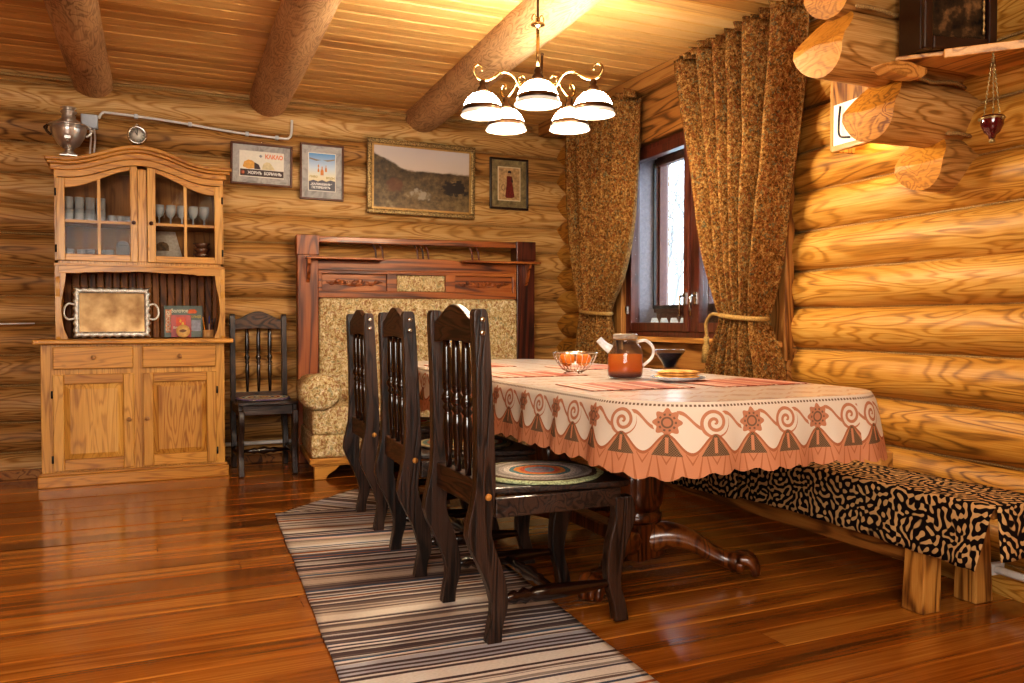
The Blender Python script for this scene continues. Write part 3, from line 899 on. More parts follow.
for k, (dx, dy, lx, ly, L, colr, nm, lb) in enumerate([
    (-.018, -.004, -.13, .02, .135, '#d98a2c', 'pencil', 'yellow pencil leaning left in the wooden pot'),
    (.004, .004, .02, .05, .140, '#2c4c9a', 'pen', 'blue capped pen upright in the wooden pot'),
    (.014, -.008, .10, .06, .125, '#3a3646', 'pen', 'dark purple pen in the wooden pot'),
    (.020, .010, .20, .08, .130, '#2c2622', 'pencil', 'dark pencil leaning right in the wooden pot')]):
    p = thing(nm, lb, nm, (.425 + dx, 5.87 + dy, .8965))
    d = Vector((lx, ly, 1)).normalized(); 
    mb = MB(); mb.tube([d * 0, d * L * .62], .0036, 6); mb.obj('barrel', plain('barrel_%d' % k, '#cfc6b8' if k == 1 else colr, .4), p)
    mb = MB(); mb.tube([d * (L * .621), d * L * .93, d * L], [.0042, .004, .001], 6); mb.obj('tip' if nm == 'pencil' else 'cap', plain('cap_%d' % k, colr, .4), p)

# ---- samovar and clock on top of the dresser
sm = thing('samovar', 'silver samovar standing on the left end of the dresser top', 'samovar', (-.378, 5.79, 2.0055))
STL = plain('samovar_metal', '#cfcac2', .28, .85, nz=.15, nscale=20)
mb = MB(); mb.box(-.05, .05, -.05, .05, 0, .012); mb.lathe([(.046, .012), (.044, .02), (.026, .032), (.022, .045), (.034, .055), (0, .056)]); mb.obj('base', STL, sm, bevel=.003)
mb = MB(); mb.lathe([(.034, .056), (.060, .075), (.086, .12), (.098, .16), (.100, .175), (.092, .182), (.092, .186), (0, .19)], seg=40, flute=lambda a, k: 1 + (.02 * cos(a * 16) if 0 < k < 4 else 0)); mb.obj('body', STL, sm)
mb = MB(); mb.lathe([(.112, .186), (.115, .190), (.110, .196), (.080, .206), (.060, .222), (.044, .232), (.036, .244), (.040, .250), (0, .251)], seg=32); mb.obj('lid', STL, sm)
mb = MB(); mb.lathe([(.036, .251), (.032, .262), (.046, .272), (.047, .278), (.032, .286), (.034, .294), (.045, .300), (.045, .303), (0, .303)], seg=24); mb.obj('crown', STL, sm)
for sx in (-1, 1):
    mb = MB(); mb.tube(spline([(sx * .095, 0, .13), (sx * .118, 0, .15), (sx * .125, 0, .175), (sx * .112, 0, .19)], 12), .008, 8); mb.ball((sx * .125, 0, .172), .013)
    mb.obj('handle', STL if sx > 0 else DBRASS, sm)
mb = MB(); mb.tube([(0, -.085, .085), (0, -.125, .085), (0, -.14, .075)], .008, 8); mb.box(-.018, .018, -.122, -.114, .092, .112); mb.obj('tap', STL, sm, bevel=.002)
ck = thing('table_clock', 'small round silver clock perched on the arch of the dresser cornice', 'clock', (.005, 5.63 + .075, 2.093))
RX = Matrix.Rotation(radians(90), 4, 'X')
mb = MB(); mb.box(-.03, .03, -.014, .014, 0, .008); mb.obj('foot', DBRASS, ck, bevel=.003)
mb = MB(); mb.lathe([(.050, -.014), (.056, -.010), (.056, .012), (.050, .017), (.046, .012), (0, .010)][::1], (0, 0, .064), 30, RX); mb.obj('case', STEEL, ck)
mb = MB(); mb.lathe([(0, .0125), (.045, .0125), (0, .0135)], (0, 0, .064), 30, RX); mb.obj('dial', plain('clock_dial', '#cfc8ba', .5), ck)
mb = MB()
for k in range(12):
    a = k * pi / 6; mb.box(-.0018, .0018, -.0150, -.0140, .033, .041, M=Matrix.Translation((0, 0, .064)) @ Matrix.Rotation(a, 4, 'Y'))
mb.box(-.002, .002, -.0165, -.0150, -.004, .030, M=Matrix.Translation((0, 0, .064)) @ Matrix.Rotation(.1, 4, 'Y')); mb.box(-.0025, .0025, -.0165, -.0150, -.004, .022, M=Matrix.Translation((0, 0, .064)) @ Matrix.Rotation(-.5, 4, 'Y'))
mb.obj('hand', BLACK, ck)
mb = MB(); mb.tube([(.008 * cos(a), 0, .126 + .008 * sin(a)) for a in arc(12, 0, 2 * pi * .92)], .002, 6, closed=True); mb.obj('ring', STEEL, ck)

# ---- wiring on the back wall
jb = thing('junction_box', 'grey electrical junction box on the log wall beside the samovar', 'electrical box', (-.275, 6.045, 2.285))
mb = MB(); mb.box(-.05, .05, -.035, .02, -.045, .045); mb.obj('box', GREYP, jb, bevel=.006)
mb = MB(); mb.box(-.046, .046, -.040, -.0355, -.041, .041); mb.obj('lid', GREYP, jb, bevel=.003)
cd = thing('wall_conduit', 'white cable conduit running along the top logs from the junction box', 'conduit', (0, 6.025, 0))
mb = MB(); mb.tube(spline([(-.222, 0, 2.31), (-.20, 0, 2.345), (-.15, 0, 2.352), (.2, .0, 2.335), (.6, 0, 2.30), (.93, 0, 2.285), (.985, 0, 2.295), (1.0, 0, 2.33), (1.005, .0, 2.42)], 40), .009, 8)
mb.obj('pipe', WHITEP, cd)
for x, z in ((.0, 2.345), (.33, 2.325), (.70, 2.295), (.90, 2.287)):
    mb = MB(); mb.box(x - .012, x + .012, -.012, .02, z - .014, z + .014); mb.obj('clip', GREYP, cd, bevel=.003)
cd = thing('drop_cable', 'pair of pale cables dropping from the junction box behind the dresser', 'cable', (0, 6.02, 0))
for x in (-.272, -.248):
    mb = MB(); mb.tube(spline([(x, 0, 2.238), (x + .006, -.008, 2.18), (x, 0, 2.10), (x, 0, 2.0)], 12), .007, 6); mb.obj('cable', WHITEP, cd)
mb = MB(); mb.tube([(-2.6 + .2 * i, 6.04, .985 + .004 * sin(i * 1.9)) for i in range(11)], .006, 6)
tag(mb.obj('thin_cable', WHITEP), 'thin white cable running level along the dark logs left of the dresser', 'cable')

# ---- pictures
def picture(x0, x1, z0, z1, label, fmat, fw, matm, mw, prints, depth=.022, y=6.035, tilt=0, roll=0):
    w, h = x1 - x0, z1 - z0
    p = thing('framed_picture', label, 'picture', ((x0 + x1) / 2, y, (z0 + z1) / 2), group=None)
    p.rotation_euler = (radians(tilt), radians(roll), 0)
    mb = MB(); W2, H2 = w / 2, h / 2
    for a in ((-W2, W2, -depth, 0, -H2, -H2 + fw), (-W2, W2, -depth, 0, H2 - fw, H2), (-W2, -W2 + fw, -depth, 0, -H2 + fw, H2 - fw), (W2 - fw, W2, -depth, 0, -H2 + fw, H2 - fw)): mb.box(*a)
    mb.obj('frame', fmat, p, bevel=fw * .25)
    if mw:
        mb = MB(); mb.box(-W2 + fw, W2 - fw, -depth + .012, -.002, -H2 + fw, H2 - fw); mb.obj('mount', matm, p)
    iw, ih = W2 - fw - mw, H2 - fw - mw
    return p, iw, ih, -depth + .011
FRW = plain('frame_brown', '#5a2c10', .4, coat=.2)
MARB = Mat('marbled_mount', .5); nn = MARB.noise(MARB.coord(), 14, 5, .65, 1.2); MARB.color(MARB.ramp(nn, [(.3, '#7d7a76'), (.5, '#a39e98'), (.7, '#b6b0a8')])); MARB = MARB.mat
MARG = Mat('olive_mount', .5); nn = MARG.noise(MARG.coord(), 16, 5, .65, 1.2); MARG.color(MARG.ramp(nn, [(.3, '#5a4c30'), (.5, '#7d6c48'), (.7, '#9a885e')])); MARG = MARG.mat
CREAM = plain('poster_cream', '#ddd6c6', .5, nz=.04, bump=0); PBLK = plain('poster_brown', '#382420', .5, bump=0)
# 1: cocoa advert
p, iw, ih, yy = picture(.588, 1.005, 1.945, 2.235, 'framed vintage cocoa advert with orange lettering above the side chair', FRW, .014, MARB, .062, None, roll=.8)
iw, ih = .150, .090
mb = MB(); mb.box(-iw, iw, yy - .002, yy, -ih, ih); mb.obj('print', CREAM, p)
mb = MB(); mb.box(-iw + .006, iw - .002, yy - .0032, yy - .0022, -ih + .006, -ih + .052); mb.obj('print_band', PBLK, p)
mb = MB(); mb.prism([(-.128, -.022), (-.118, .012), (-.09, .028), (-.06, .022), (-.042, .0), (-.05, -.03), (-.09, -.036)], yy - .0032, yy - .0022); mb.obj('print_shape', plain('poster_gold', '#d29a3e', .5), p)
mb = MB(); mb.prism([(-.05, .012), (-.02, -.002), (-.008, -.034), (-.05, -.034)], yy - .0040, yy - .0033); mb.obj('print_shape', PBLK, p)
mb = MB(); mb.prism([(.01, .005), (.03, .02), (.055, .016), (.075, -.01), (.09, -.034), (0, -.034)], yy - .0032, yy - .0022); mb.obj('print_shape', plain('poster_sand', '#cdbd92', .5), p)
mb = MB(); mb.prism([(-.02, .058), (-.008, .068), (.004, .058), (-.008, .046)], yy - .0032, yy - .0022); mb.obj('print_shape', plain('poster_grey', '#83848a', .5), p)
mb = MB(); mb.lathe([(0, -.001), (.015, 0), (0, .001)], (-.128, yy - .0036, -.062), 16, RX); mb.obj('print_seal', plain('poster_pink', '#d68468', .5), p)
text('lettering', 'КАКАО', .040, INK_O, p, (.082, yy - .0036, .056), bold=.0012, sx=.88)
text('lettering', 'ЖОРЖЪ  БОРМАНЪ', .029, INK_WH, p, (.020, yy - .0042, -.062), bold=.0007, sx=.80)
mb = MB(); mb.tube([(.006 * cos(a), -.01, .150 + .006 * sin(a)) for a in arc(10, 0, 5.6)], .002, 5, closed=True); mb.obj('hanger', STEEL, p)
# 2: brewery advert
p, iw, ih, yy = picture(1.058, 1.370, 1.868, 2.268, 'framed upright drinks advert with bottles under a blue sky, second picture from the dresser', FRW, .014, MARB, .05, None, roll=.6)
iw, ih = .094, .132
SKY = Mat('poster_sky', .5); q = SKY.xyz(SKY.coord())[2]; SKY.color(SKY.ramp(q * 3.6 + .5, [(.15, '#d8c58a'), (.38, '#e0d6b8'), (.6, '#c3d0da'), (.95, '#5f92c4')])); SKY = SKY.mat
mb = MB(); mb.box(-iw - .005, iw + .005, yy - .001, yy, -ih - .005, ih + .005); mb.obj('print_border', CREAM, p)
mb = MB(); mb.box(-iw, iw, yy - .002, yy - .0012, -ih, ih); mb.obj('print', SKY, p)
PGREY = plain('poster_slate', '#55525a', .5)
mb = MB(); mb.prism([(-iw, -ih), (iw, -ih), (iw, -.062), (.06, -.054), (.03, -.066), (0, -.056), (-.03, -.068), (-.06, -.058), (-iw, -.07)], yy - .0032, yy - .0022); mb.obj('print_band', PGREY, p)
mb = MB()
for sx, k in ((-1, 1), (1, 1)):
    mb.prism([(sx * .004, .086), (sx * .03, .088), (sx * .09, .099), (sx * .09, .090), (sx * .04, .078)][::sx], yy - .0032, yy - .0022)
mb.obj('print_shape', plain('poster_wing', '#8a7a6a', .5), p)
mb = MB()
for bx, bw, b0, b1 in ((0, .011, -.022, .04), (-.026, .006, .0, .034), (.028, .007, .004, .05), (-.026, .005, .036, .055)):
    mb.prism([(bx - bw, b0), (bx + bw, b0), (bx + bw, b0 + (b1 - b0) * .5), (bx + bw * .35, b0 + (b1 - b0) * .7), (bx + bw * .35, b1), (bx - bw * .35, b1), (bx - bw * .35, b0 + (b1 - b0) * .7), (bx - bw, b0 + (b1 - b0) * .5)], yy - .0032, yy - .0022)
mb.obj('print_shape', plain('poster_amber', '#c47a34', .5), p)
text('lettering', 'ПИВО', .020, INK_G, p, (-.06, yy - .0036, -.036), bold=.0006)
text('lettering', 'ВОДЫ', .020, INK_G, p, (.06, yy - .0036, -.040), bold=.0006)
text('lettering', '„КАЛИНКИНЪ“', .022, INK_WH, p, (-.006, yy - .0040, -.088), bold=.0007, sx=.95)
text('lettering', 'ПЕТЕРБУРГЪ', .022, INK_WH, p, (-.006, yy - .0040, -.112), bold=.0007, sx=.95)
# 3: large painting: plain evening field stand-in
GILT = Mat('carved_gilt', .4, .5, .6); nn = GILT.noise(GILT.coord(), 120, 3); GILT.color(GILT.ramp(nn, [(.35, '#4f3a20'), (.65, '#b79a66')])); GILT.bump(nn, .6, .004); GILT = GILT.mat
LINER = plain('gilt_liner', '#b08a52', .4, .4)
p, iw, ih, yy = picture(1.540, 2.392, 1.790, 2.345, 'large gilt-framed painting of a dusky field under a pale sky', GILT, .036, LINER, .016, None, depth=.035, roll=.5)
PT = Mat('field_painting', .45); v = PT.coord(); xx, _, zz = PT.xyz(v)
nz1 = PT.noise(PT.scale(v, (1, 1, 2.5)), 6, 5, .6); nz2 = PT.noise(v, 26, 4, .65); nz3 = PT.noise(v, 3, 2)
sky = PT.ramp(zz * 3 + nz1 * .25 - .05, [(0, '#b59c80'), (.3, '#c4b4a4'), (.8, '#bcb2b0')])
fld = PT.ramp(nz2 * .7 + nz1 * .5 - zz * .6 - .25, [(.1, '#1c140c'), (.35, '#54432a'), (.55, '#7a6440'), (.8, '#b5a688')])
hor = (zz - .055 + (xx * -1 - .12).max(0) * -.45 + nz1 * .06 - .03).step(-.008, .012)
c = PT.mix(hor, fld, sky)
bush = ((xx - .26) * (xx - .26) * 22 + (zz + .05) * (zz + .05) * 70 + nz2 * .9 - .62)
c = PT.mix(bush.step(.0, .12), '#2a2018', c)
spot = ((xx + .02) * (xx + .02) * 60 + (zz + .12) * (zz + .12) * 300 + nz2 * 3.2 - 1.7); c = PT.mix((1 - spot).step(.5, 1.2) * .45, c, '#c9bca6')
pat = ((xx + .22) * (xx + .22) * 90 + (zz + .06) * (zz + .06) * 160 + nz2 * 1.4 - .75); c = PT.mix((1 - pat).step(.5, .9) * .6, c, '#6e3f26')
PT.color(c)
mb = MB(); mb.box(-iw, iw, yy - .003, yy, -ih, ih); mb.obj('canvas', PT.mat, p)
# 4: lady in a red dress
FRD = plain('frame_dark', '#2a150c', .35, coat=.3)
p, iw, ih, yy = picture(2.520, 2.852, 1.882, 2.285, 'small framed print of a standing figure in a long red dress', FRD, .016, MARG, .052, None)
mb = MB(); mb.box(-iw, iw, yy - .002, yy, -ih, ih); mb.obj('print', plain('print_cream', '#cfbb98', .5, nz=.1), p)
mb = MB(); mb.box(-iw + .008, iw - .008, yy - .003, yy - .0022, -ih + .008, ih - .008); mb.obj('print_ground', plain('print_tan', '#b08f62', .5, nz=.35, nscale=50), p)
mb = MB(); mb.prism([(-.022, .06), (.022, .06), (.028, .0), (.045, -.10), (.02, -.112), (-.025, -.112), (-.035, -.10), (-.022, .0)], yy - .0040, yy - .0032); mb.obj('print_dress', plain('print_red', '#6b2416', .5, nz=.3), p)
mb = MB(); mb.lathe([(0, -.0004), (.014, 0), (0, .0004)], (.002, yy - .0042, .08), 14, RX); mb.obj('print_face', plain('print_skin', '#c39a74', .5), p)
mb = MB(); mb.prism([(-.014, .085), (.018, .085), (.016, .10), (.002, .105), (-.012, .10)], yy - .0052, yy - .0046); mb.prism([(.022, .055), (.032, .02), (.026, .0), (.016, .02)], yy - .0052, yy - .0046); mb.obj('print_hair', PBLK, p)
mb = MB(); mb.tube([(-.052 + .014 * cos(a), yy - .0036, -.03 + .022 * sin(a)) for a in arc(18, 0, 6.1)], .0016, 5, closed=True); mb.obj('print_ring', PBLK, p)

# ------------------------------------------------------------------ chairs
PADN = ['#8c7a6a', '#c8bda6', '#4a5a60']
def pad_mat(name, cols):
    m = Mat(name, .95, .1); v = m.coord(); x, y, z = m.xyz(v)
    r = (x * x + y * y).sqrt(); a = y.atan2(x)
    n = m.noise(v, 30, 2)
    rr_ = r + (n - .5) * .012
    k = (rr_ * 4.72)
    st = [(i / len(cols), c) for i, c in enumerate(cols)]
    c = m.ramp(k, st, 'CONSTANT')
    sp = m.noise(m.scale(v, (1, 1, 1)), 160, 2)
    c = m.mix((sp - .35).step(.1, .25) * .45, c, '#1f1b1a')
    m.color(c); m.bump(((r * 520).sin() * .5 + .5) * .6 + m.noise(v, 240, 2), .8, .004)
    return m.mat
PADS = [pad_mat('crochet_a', ['#a08a90', '#94808c', '#7c93a0', '#c9674a', '#d08a4a', '#5a8088', '#c9c0b8', '#a8a09c', '#8a8580', '#a09a94', '#5a4a3c', '#b3bd94']),
        pad_mat('crochet_b', ['#c08a3a', '#b8482a', '#2f5a4a', '#c9b98a', '#5a6a3a', '#b8743a', '#44505a', '#c3b7a0', '#7a4a32', '#4a5a52', '#8a7a5a', '#3a3230']),
        pad_mat('crochet_c', ['#d8c25a', '#c9823a', '#b8402a', '#e0cf9a', '#4a6a5a', '#c9a24a', '#7a3a2a', '#c8b88a', '#5a4a3a', '#a88a4a', '#6a5a3a', '#4a3a2a']),
        pad_mat('crochet_d', ['#c8b24a', '#b8642a', '#d8cfa8', '#4a6a8a', '#c9b88a', '#8a3a2a', '#d8cfb8', '#5a7a8a', '#c8b890', '#7a6a8a', '#d0c4a8', '#8a8aa0'])]

def wavy_leg(mb, pts, w, th, ax='x'):
    """sawn S-shaped leg: pts = (x, z, half width); constant thickness in y"""
    pts = spline([(p[0], 0, p[1]) for p in pts], 22), spline([(p[2], 0, 0) for p in pts], 22)
    n = len(pts[0]); vs = []
    for c, q in zip(*pts):
        hw = q.x
        vs += [(c.x - hw, w - th, c.z), (c.x + hw, w - th, c.z), (c.x + hw, w + th, c.z), (c.x - hw, w + th, c.z)]
    fs = []
    for i in range(n - 1):
        for k in range(4): fs.append((4 * i + k, 4 * i + (k + 1) % 4, 4 * i + 4 + (k + 1) % 4, 4 * i + 4 + k))
    fs += [(0, 1, 2, 3)[::-1], (4 * n - 4, 4 * n - 3, 4 * n - 2, 4 * n - 1)]
    mb.add(vs, fs)

def make_chair(label, group):
    """front towards +x; origin on the floor under the seat centre; back posts at x = -.24"""
    t = thing('dining_chair', label, 'chair', group=group)
    for sy in (-1, 1):
        mb = MB()
        wavy_leg(mb, [(-.228, .001, .024), (-.222, .05, .022), (-.208, .12, .026), (-.232, .22, .034), (-.276, .33, .040), (-.266, .42, .036), (-.255, .52, .031), (-.262, .80, .026), (-.272, 1.0, .024), (-.274, 1.028, .012)], sy * .205, .0205)
        l = mb.obj('back_post', DARKW, t, bevel=.005)
        for z in (.955, .995):
            m2 = MB(); m2.ball((-.270, sy * .2285, z), .010, 10, 6, (1, .7, 1)); m2.obj('stud', STEEL, l)
        m2 = MB(); m2.lathe([(0, 0), (.011, 0), (.011, .004), (0, .006)], (-.250, sy * .2258 , .455), 12, Matrix.Rotation(radians(-90 * sy), 4, 'X')); m2.obj('dowel_plug', BENCHW, l)
        mb = MB()
        wavy_leg(mb, [(.232, .001, .026), (.222, .06, .024), (.202, .14, .026), (.214, .25, .035), (.242, .34, .040), (.236, .415, .034)], sy * .200, .021)
        mb.obj('front_leg', DARKW, t, bevel=.006)
        # turned side stretcher
        mb = MB(); prof = [(.012, 0), (.014, .03), (.022, .05), (.014, .065), (.026, .085), (.015, .105), (.024, .12), (.026, .17), (.021, .29), (.014, .37), (.012, .415)]
        mb.lathe(prof, (-.205, sy * .205, .130), 12, Matrix.Rotation(radians(90), 4, 'Y')); mb.obj('stretcher', TURNED, t)
    mb = MB(); mb.lathe([(.010, 0), (.014, .08), (.020, .11), (.014, .13), (.026, .183), (.014, .236), (.020, .256), (.014, .286), (.010, .366)], (-.005, -.183, .130), 12, Matrix.Rotation(radians(-90), 4, 'X')); mb.obj('stretcher', TURNED, t)
    # seat: plank with apron rails
    mb = MB(); n = 16
    mb.prism([(-.225, -.175), (-.225, .175), (.20, .232), (.255, .225), (.262, .15), (.262, -.15), (.255, -.225), (.20, -.232)], .448, .470, 'xy'); mb.obj('seat', DARKW_Y, t, bevel=.006)
    mb = MB(); mb.box(-.222, .225, -.219, -.190, .385, .446); mb.obj('seat_rail', DARKW_Y, t, bevel=.004)
    mb = MB(); mb.box(-.222, .225, .190, .219, .385, .446); mb.obj('seat_rail', DARKW_Y, t, bevel=.004)
    mb = MB(); mb.box(.200, .226, -.185, .185, .385, .446); mb.obj('seat_rail', DARKW_Y, t, bevel=.004)
    mb = MB(); mb.box(-.275, -.238, -.186, .186, .415, .500); mb.obj('back_rail', CREST, t, bevel=.004)
    ys = arc(21, -.186, .186)
    mb = MB(); mb.strip(ys, lambda y: .925 + .004 * cos(y * 16), lambda y: .990 + .056 * (.5 + .5 * cos(y / .186 * pi)) ** .8, -.284, -.258, plane='yz'); mb.obj('crest_rail', CREST, t, bevel=.004)
    sp = [(.010, 0), (.013, .05), (.017, .15), (.015, .185), (.011, .192), (.020, .204), (.012, .215), (.022, .232), (.022, .244), (.012, .258), (.016, .268), (.018, .29), (.017, .34), (.014, .40), (.012, .435)]
    for y in (-.09, 0, .09):
        mb = MB(); mb.lathe(sp, (-.262, y, .497), 12, Matrix.Rotation(radians(-1.2), 4, 'Y')); mb.obj('spindle', TURNED, t)
    return t

def seat_pad(loc, rz, mat, label, r=.19):
    mb = MB(); n = 48; vs = []
    def rad(a): return r * (1 + .02 * sin(a * 5 + loc[1]) + .012 * sin(a * 11))
    for ring, (f, z) in enumerate([(0, .012), (.3, .013), (.6, .012), (.85, .012), (.97, .009), (1.0, .004), (.98, .0005)]):
        for k in range(n):
            a = 2 * pi * k / n; q = rad(a) * f
            vs.append((q * cos(a), q * sin(a), z + .002 * noise.noise(Vector((q * 20, a * 2, loc[1])))))
    fs = [(i * n + k, i * n + (k + 1) % n, (i + 1) * n + (k + 1) % n, (i + 1) * n + k) for i in range(6) for k in range(n)]
    mb.add(vs, fs, True)
    o = mb.obj('seat_pad', mat); o.location = loc; o.rotation_euler = (0, 0, rz)
    return tag(o, label, 'seat pad', 'crocheted round seat pads')

CH = [(1.215, 2.545, 0.0, 'dark wooden spindle-back chair at the table, nearest the camera'),
      (1.225, 3.262, -.05, 'dark wooden spindle-back chair at the table, middle of the three'),
      (1.265, 4.03, -.04, 'dark wooden spindle-back chair at the table, farthest of the three, by the sofa')]
ch0 = make_chair(CH[0][3], 'dark spindle-back dining chairs')
chs = [ch0, dup(ch0), dup(ch0), dup(ch0)]
for o, (x, y, r, lb) in zip(chs, CH):
    o.location = (x, y, 0); o.rotation_euler = (0, 0, r); o['label'] = lb
o = chs[3]; o.location = (.760, 5.745, 0); o.rotation_euler = (0, 0, radians(-90)); o.scale = (.92, .84, 1.02)
o['label'] = 'dark wooden spindle-back chair against the log wall beside the dresser'
seat_pad((1.245, 2.535, .4805), 0, PADS[0], 'grey crocheted round seat pad with orange rings on the nearest chair', .215)
seat_pad((1.25, 3.262, .4805), 0, PADS[1], 'multicoloured crocheted round seat pad on the middle chair', .20)
seat_pad((1.285, 4.03, .4805), 0, PADS[2], 'yellow and red crocheted round seat pad on the chair nearest the sofa', .20)
seat_pad((.760, 5.735, .481), 0, PADS[3], 'pale ringed crocheted seat pad on the chair beside the dresser', .175)

# ------------------------------------------------------------------ sofa
def fabric_mat(name, cols, scale=26, rough=.9, trans=0, bump=.3):
    m = Mat(name, rough, .15); v = m.coord('Object'); v = m.scale(v, (1, 1, .85))
    n1 = m.noise(v, scale, 3, .6, 1.5); n2 = m.noise(v, scale * 2.3, 2, .6, 1.0); vo = m.voro(v, scale * .9, 'F1')
    val = n1 * .75 + n2 * .45 - .1 + (vo - .3) * .18
    c = m.ramp(val, cols)
    col = m.noise(v, scale * .7, 1, .5, 2.0)
    c = m.mix(col.step(.56, .62) * .6, c, '#7a3f22'); c = m.mix((1 - col).step(.60, .66) * .55, c, '#5d6652')
    m.color(c); m.bump(n2, bump, .004)
    if trans:
        nt = m.nt; td = nt.nodes.new('ShaderNodeBsdfTranslucent'); m.link(c, td.inputs[0])
        mx = nt.nodes.new('ShaderNodeMixShader'); mx.inputs[0].default_value = trans
        nt.links.new(m.b.outputs[0], mx.inputs[1]); nt.links.new(td.outputs[0], mx.inputs[2]); nt.links.new(mx.outputs[0], m.out.inputs[0])
    return m.mat
SOFAF = fabric_mat('sofa_tapestry', [(.2, '#46341c'), (.38, '#8a7044'), (.52, '#baa172'), (.7, '#dccdaa')], 44)
so = thing('upholstered_settle', 'high-backed wooden sofa with patterned upholstery and carved top rail at the log wall', 'sofa', (1.905, 5.905, 0), radians(-4.6))
# local: x -.93..+.93, y 0 (back) to -.74 (front)
SW = .815
for sx in (-1, 1):
    mb = MB(); mb.box(sx * SW - .072, sx * SW + .072, -.075, 0.05, 0, 1.47); mb.box(sx * SW - .078, sx * SW + .078, -.085, .055, 1.463, 1.605)
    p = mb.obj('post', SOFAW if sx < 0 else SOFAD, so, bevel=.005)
    mb = MB(); mb.prism([(-.10, 1.43), (-.165, 1.43), (-.16, 1.40), (-.135, 1.385), (-.125, 1.34), (-.10, 1.30), (-.076, 1.27), (-.076, 1.43)], sx * SW - .012, sx * SW + .012, 'yz'); mb.obj('bracket', SOFAW, p)
mb = MB(); mb.box(-SW + .07, SW - .07, -.06, .02, 1.555, 1.60); mb.obj('top_rail', SOFAX, so, bevel=.006)
# shelf on both sides, arched rail in the middle
mb = MB(); mb.box(-SW - .02, -.30, -.17, .02, 1.432, 1.448); mb.obj('shelf', SOFAX, so, bevel=.004)
mb = MB(); mb.box(.30, SW + .09, -.17, .02, 1.432, 1.448); mb.obj('shelf', SOFAX, so, bevel=.004)
mb = MB(); mb.strip(arc(25, -SW + .07, SW - .07), lambda x: 1.36, lambda x: 1.43 + .025 * smooth(.36, .2, abs(x)), -.06, 0); mb.obj('arched_rail', SOFAX, so, bevel=.004)
for x in (-.33, -.28, -.02, .02, .06, .40, .45):
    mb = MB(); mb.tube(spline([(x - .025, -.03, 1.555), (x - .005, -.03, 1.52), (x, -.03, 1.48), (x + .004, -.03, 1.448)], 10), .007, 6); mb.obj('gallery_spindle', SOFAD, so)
mb = MB()
for b in ((-SW + .07, SW - .07, -.06, -.01, 1.165, 1.215), (-SW + .07, SW - .07, -.055, -.01, 1.335, 1.362), (-SW + .07, -SW + .10, -.055, -.01, 1.21, 1.34), (SW - .10, SW - .07, -.055, -.01, 1.21, 1.34), (-.255, -.18, -.055, -.01, 1.21, 1.34), (.185, .26, -.055, -.01, 1.21, 1.34)): mb.box(*b)
mb.obj('panel_frame', SOFAX, so, bevel=.005)
for x0, x1 in ((-SW + .10, -.255), (.26, SW - .10)):
    mb = MB(); mb.box(x0, x1, -.034, -.01, 1.213, 1.337)
    xc = (x0 + x1) / 2
    cp = mb.obj('carved_panel', SOFAX, so, bevel=.003)
    m2 = MB()
    for k in range(-4, 5):
        m2.ball((xc + k * .04, -.036, 1.275 + .012 * sin(k * 1.7)), .017, 8, 6, (1.3, .45, .8))
        m2.tube([(xc, -.038, 1.25), (xc + k * .025, -.040, 1.262), (xc + k * .05, -.037, 1.285 + .01 * cos(k))], .004, 5)
    m2.obj('carving', SOFAW, cp)
mb = MB(); mb.box(-.18, .185, -.035, -.01, 1.215, 1.337); mb.obj('fabric_inset', SOFAF, so, bevel=.01)
mb = MB(); mb.box(-SW + .072, SW - .072, -.095, 0, .42, 1.164); mb.obj('back_cushion', SOFAF, so, bevel=.03, seg=3)
mb = MB(); mb.box(-.60, .60, -.70, -.10, .28, .44); mb.obj('seat_cushion', SOFAF, so, bevel=.045, seg=4)
mb = MB(); mb.box(-.87, .87, -.735, -.02, .135, .28); mb.obj('seat_base', SOFAF, so, bevel=.02)
mb = MB(); mb.box(-.88, .88, -.75, -.02, .098, .135); mb.box(-.87, .87, -.742, -.02, .086, .098); mb.obj('bottom_rail', PINE_X, so, bevel=.006)
for sx in (-1, 1):
    for fy in (-.72, -.06):
        mb = MB(); mb.prism([(sx * .85, .085), (sx * .85, .0), (sx * .78, .0), (sx * .76, .03), (sx * .72, .055), (sx * .69, .085)], fy - .01, fy + .05); mb.obj('foot', PINE_X, so, bevel=.004)
    # arm: upright block with a rolled bolster and gathered end
    mb = MB(); mb.box(min(sx * .86, sx * .60), max(sx * .86, sx * .60), -.725, -.10, .28, .46); a = mb.obj('arm', SOFAF, so, bevel=.02)
    mb = MB(); cx, cz, R = sx * .81, .545, .118
    prof = [(0, .0), (.02, -.012), (.05, -.006), (.09, -.012), (R * .93, .012), (R, .045), (R, .16), (R * .78, .36), (R * .75, .60), (R * .7, .64), (0, .645)]
    mb.lathe([(r, z) for r, z in prof], (cx, -.745, cz), 40, Matrix.Rotation(radians(-90), 4, 'X') @ Matrix.Scale(1.12, 4, (1, 0, 0)), flute=lambda an, k: 1 + (.035 * cos(an * 14) if k in (2, 3, 4) else .008 * cos(an * 9)))
    b = mb.obj('bolster', SOFAF, a)
    mb = MB(); mb.ball((cx, -.752, cz), .018, 12, 8, (1, .6, 1)); mb.obj('button', SOFAF, b)
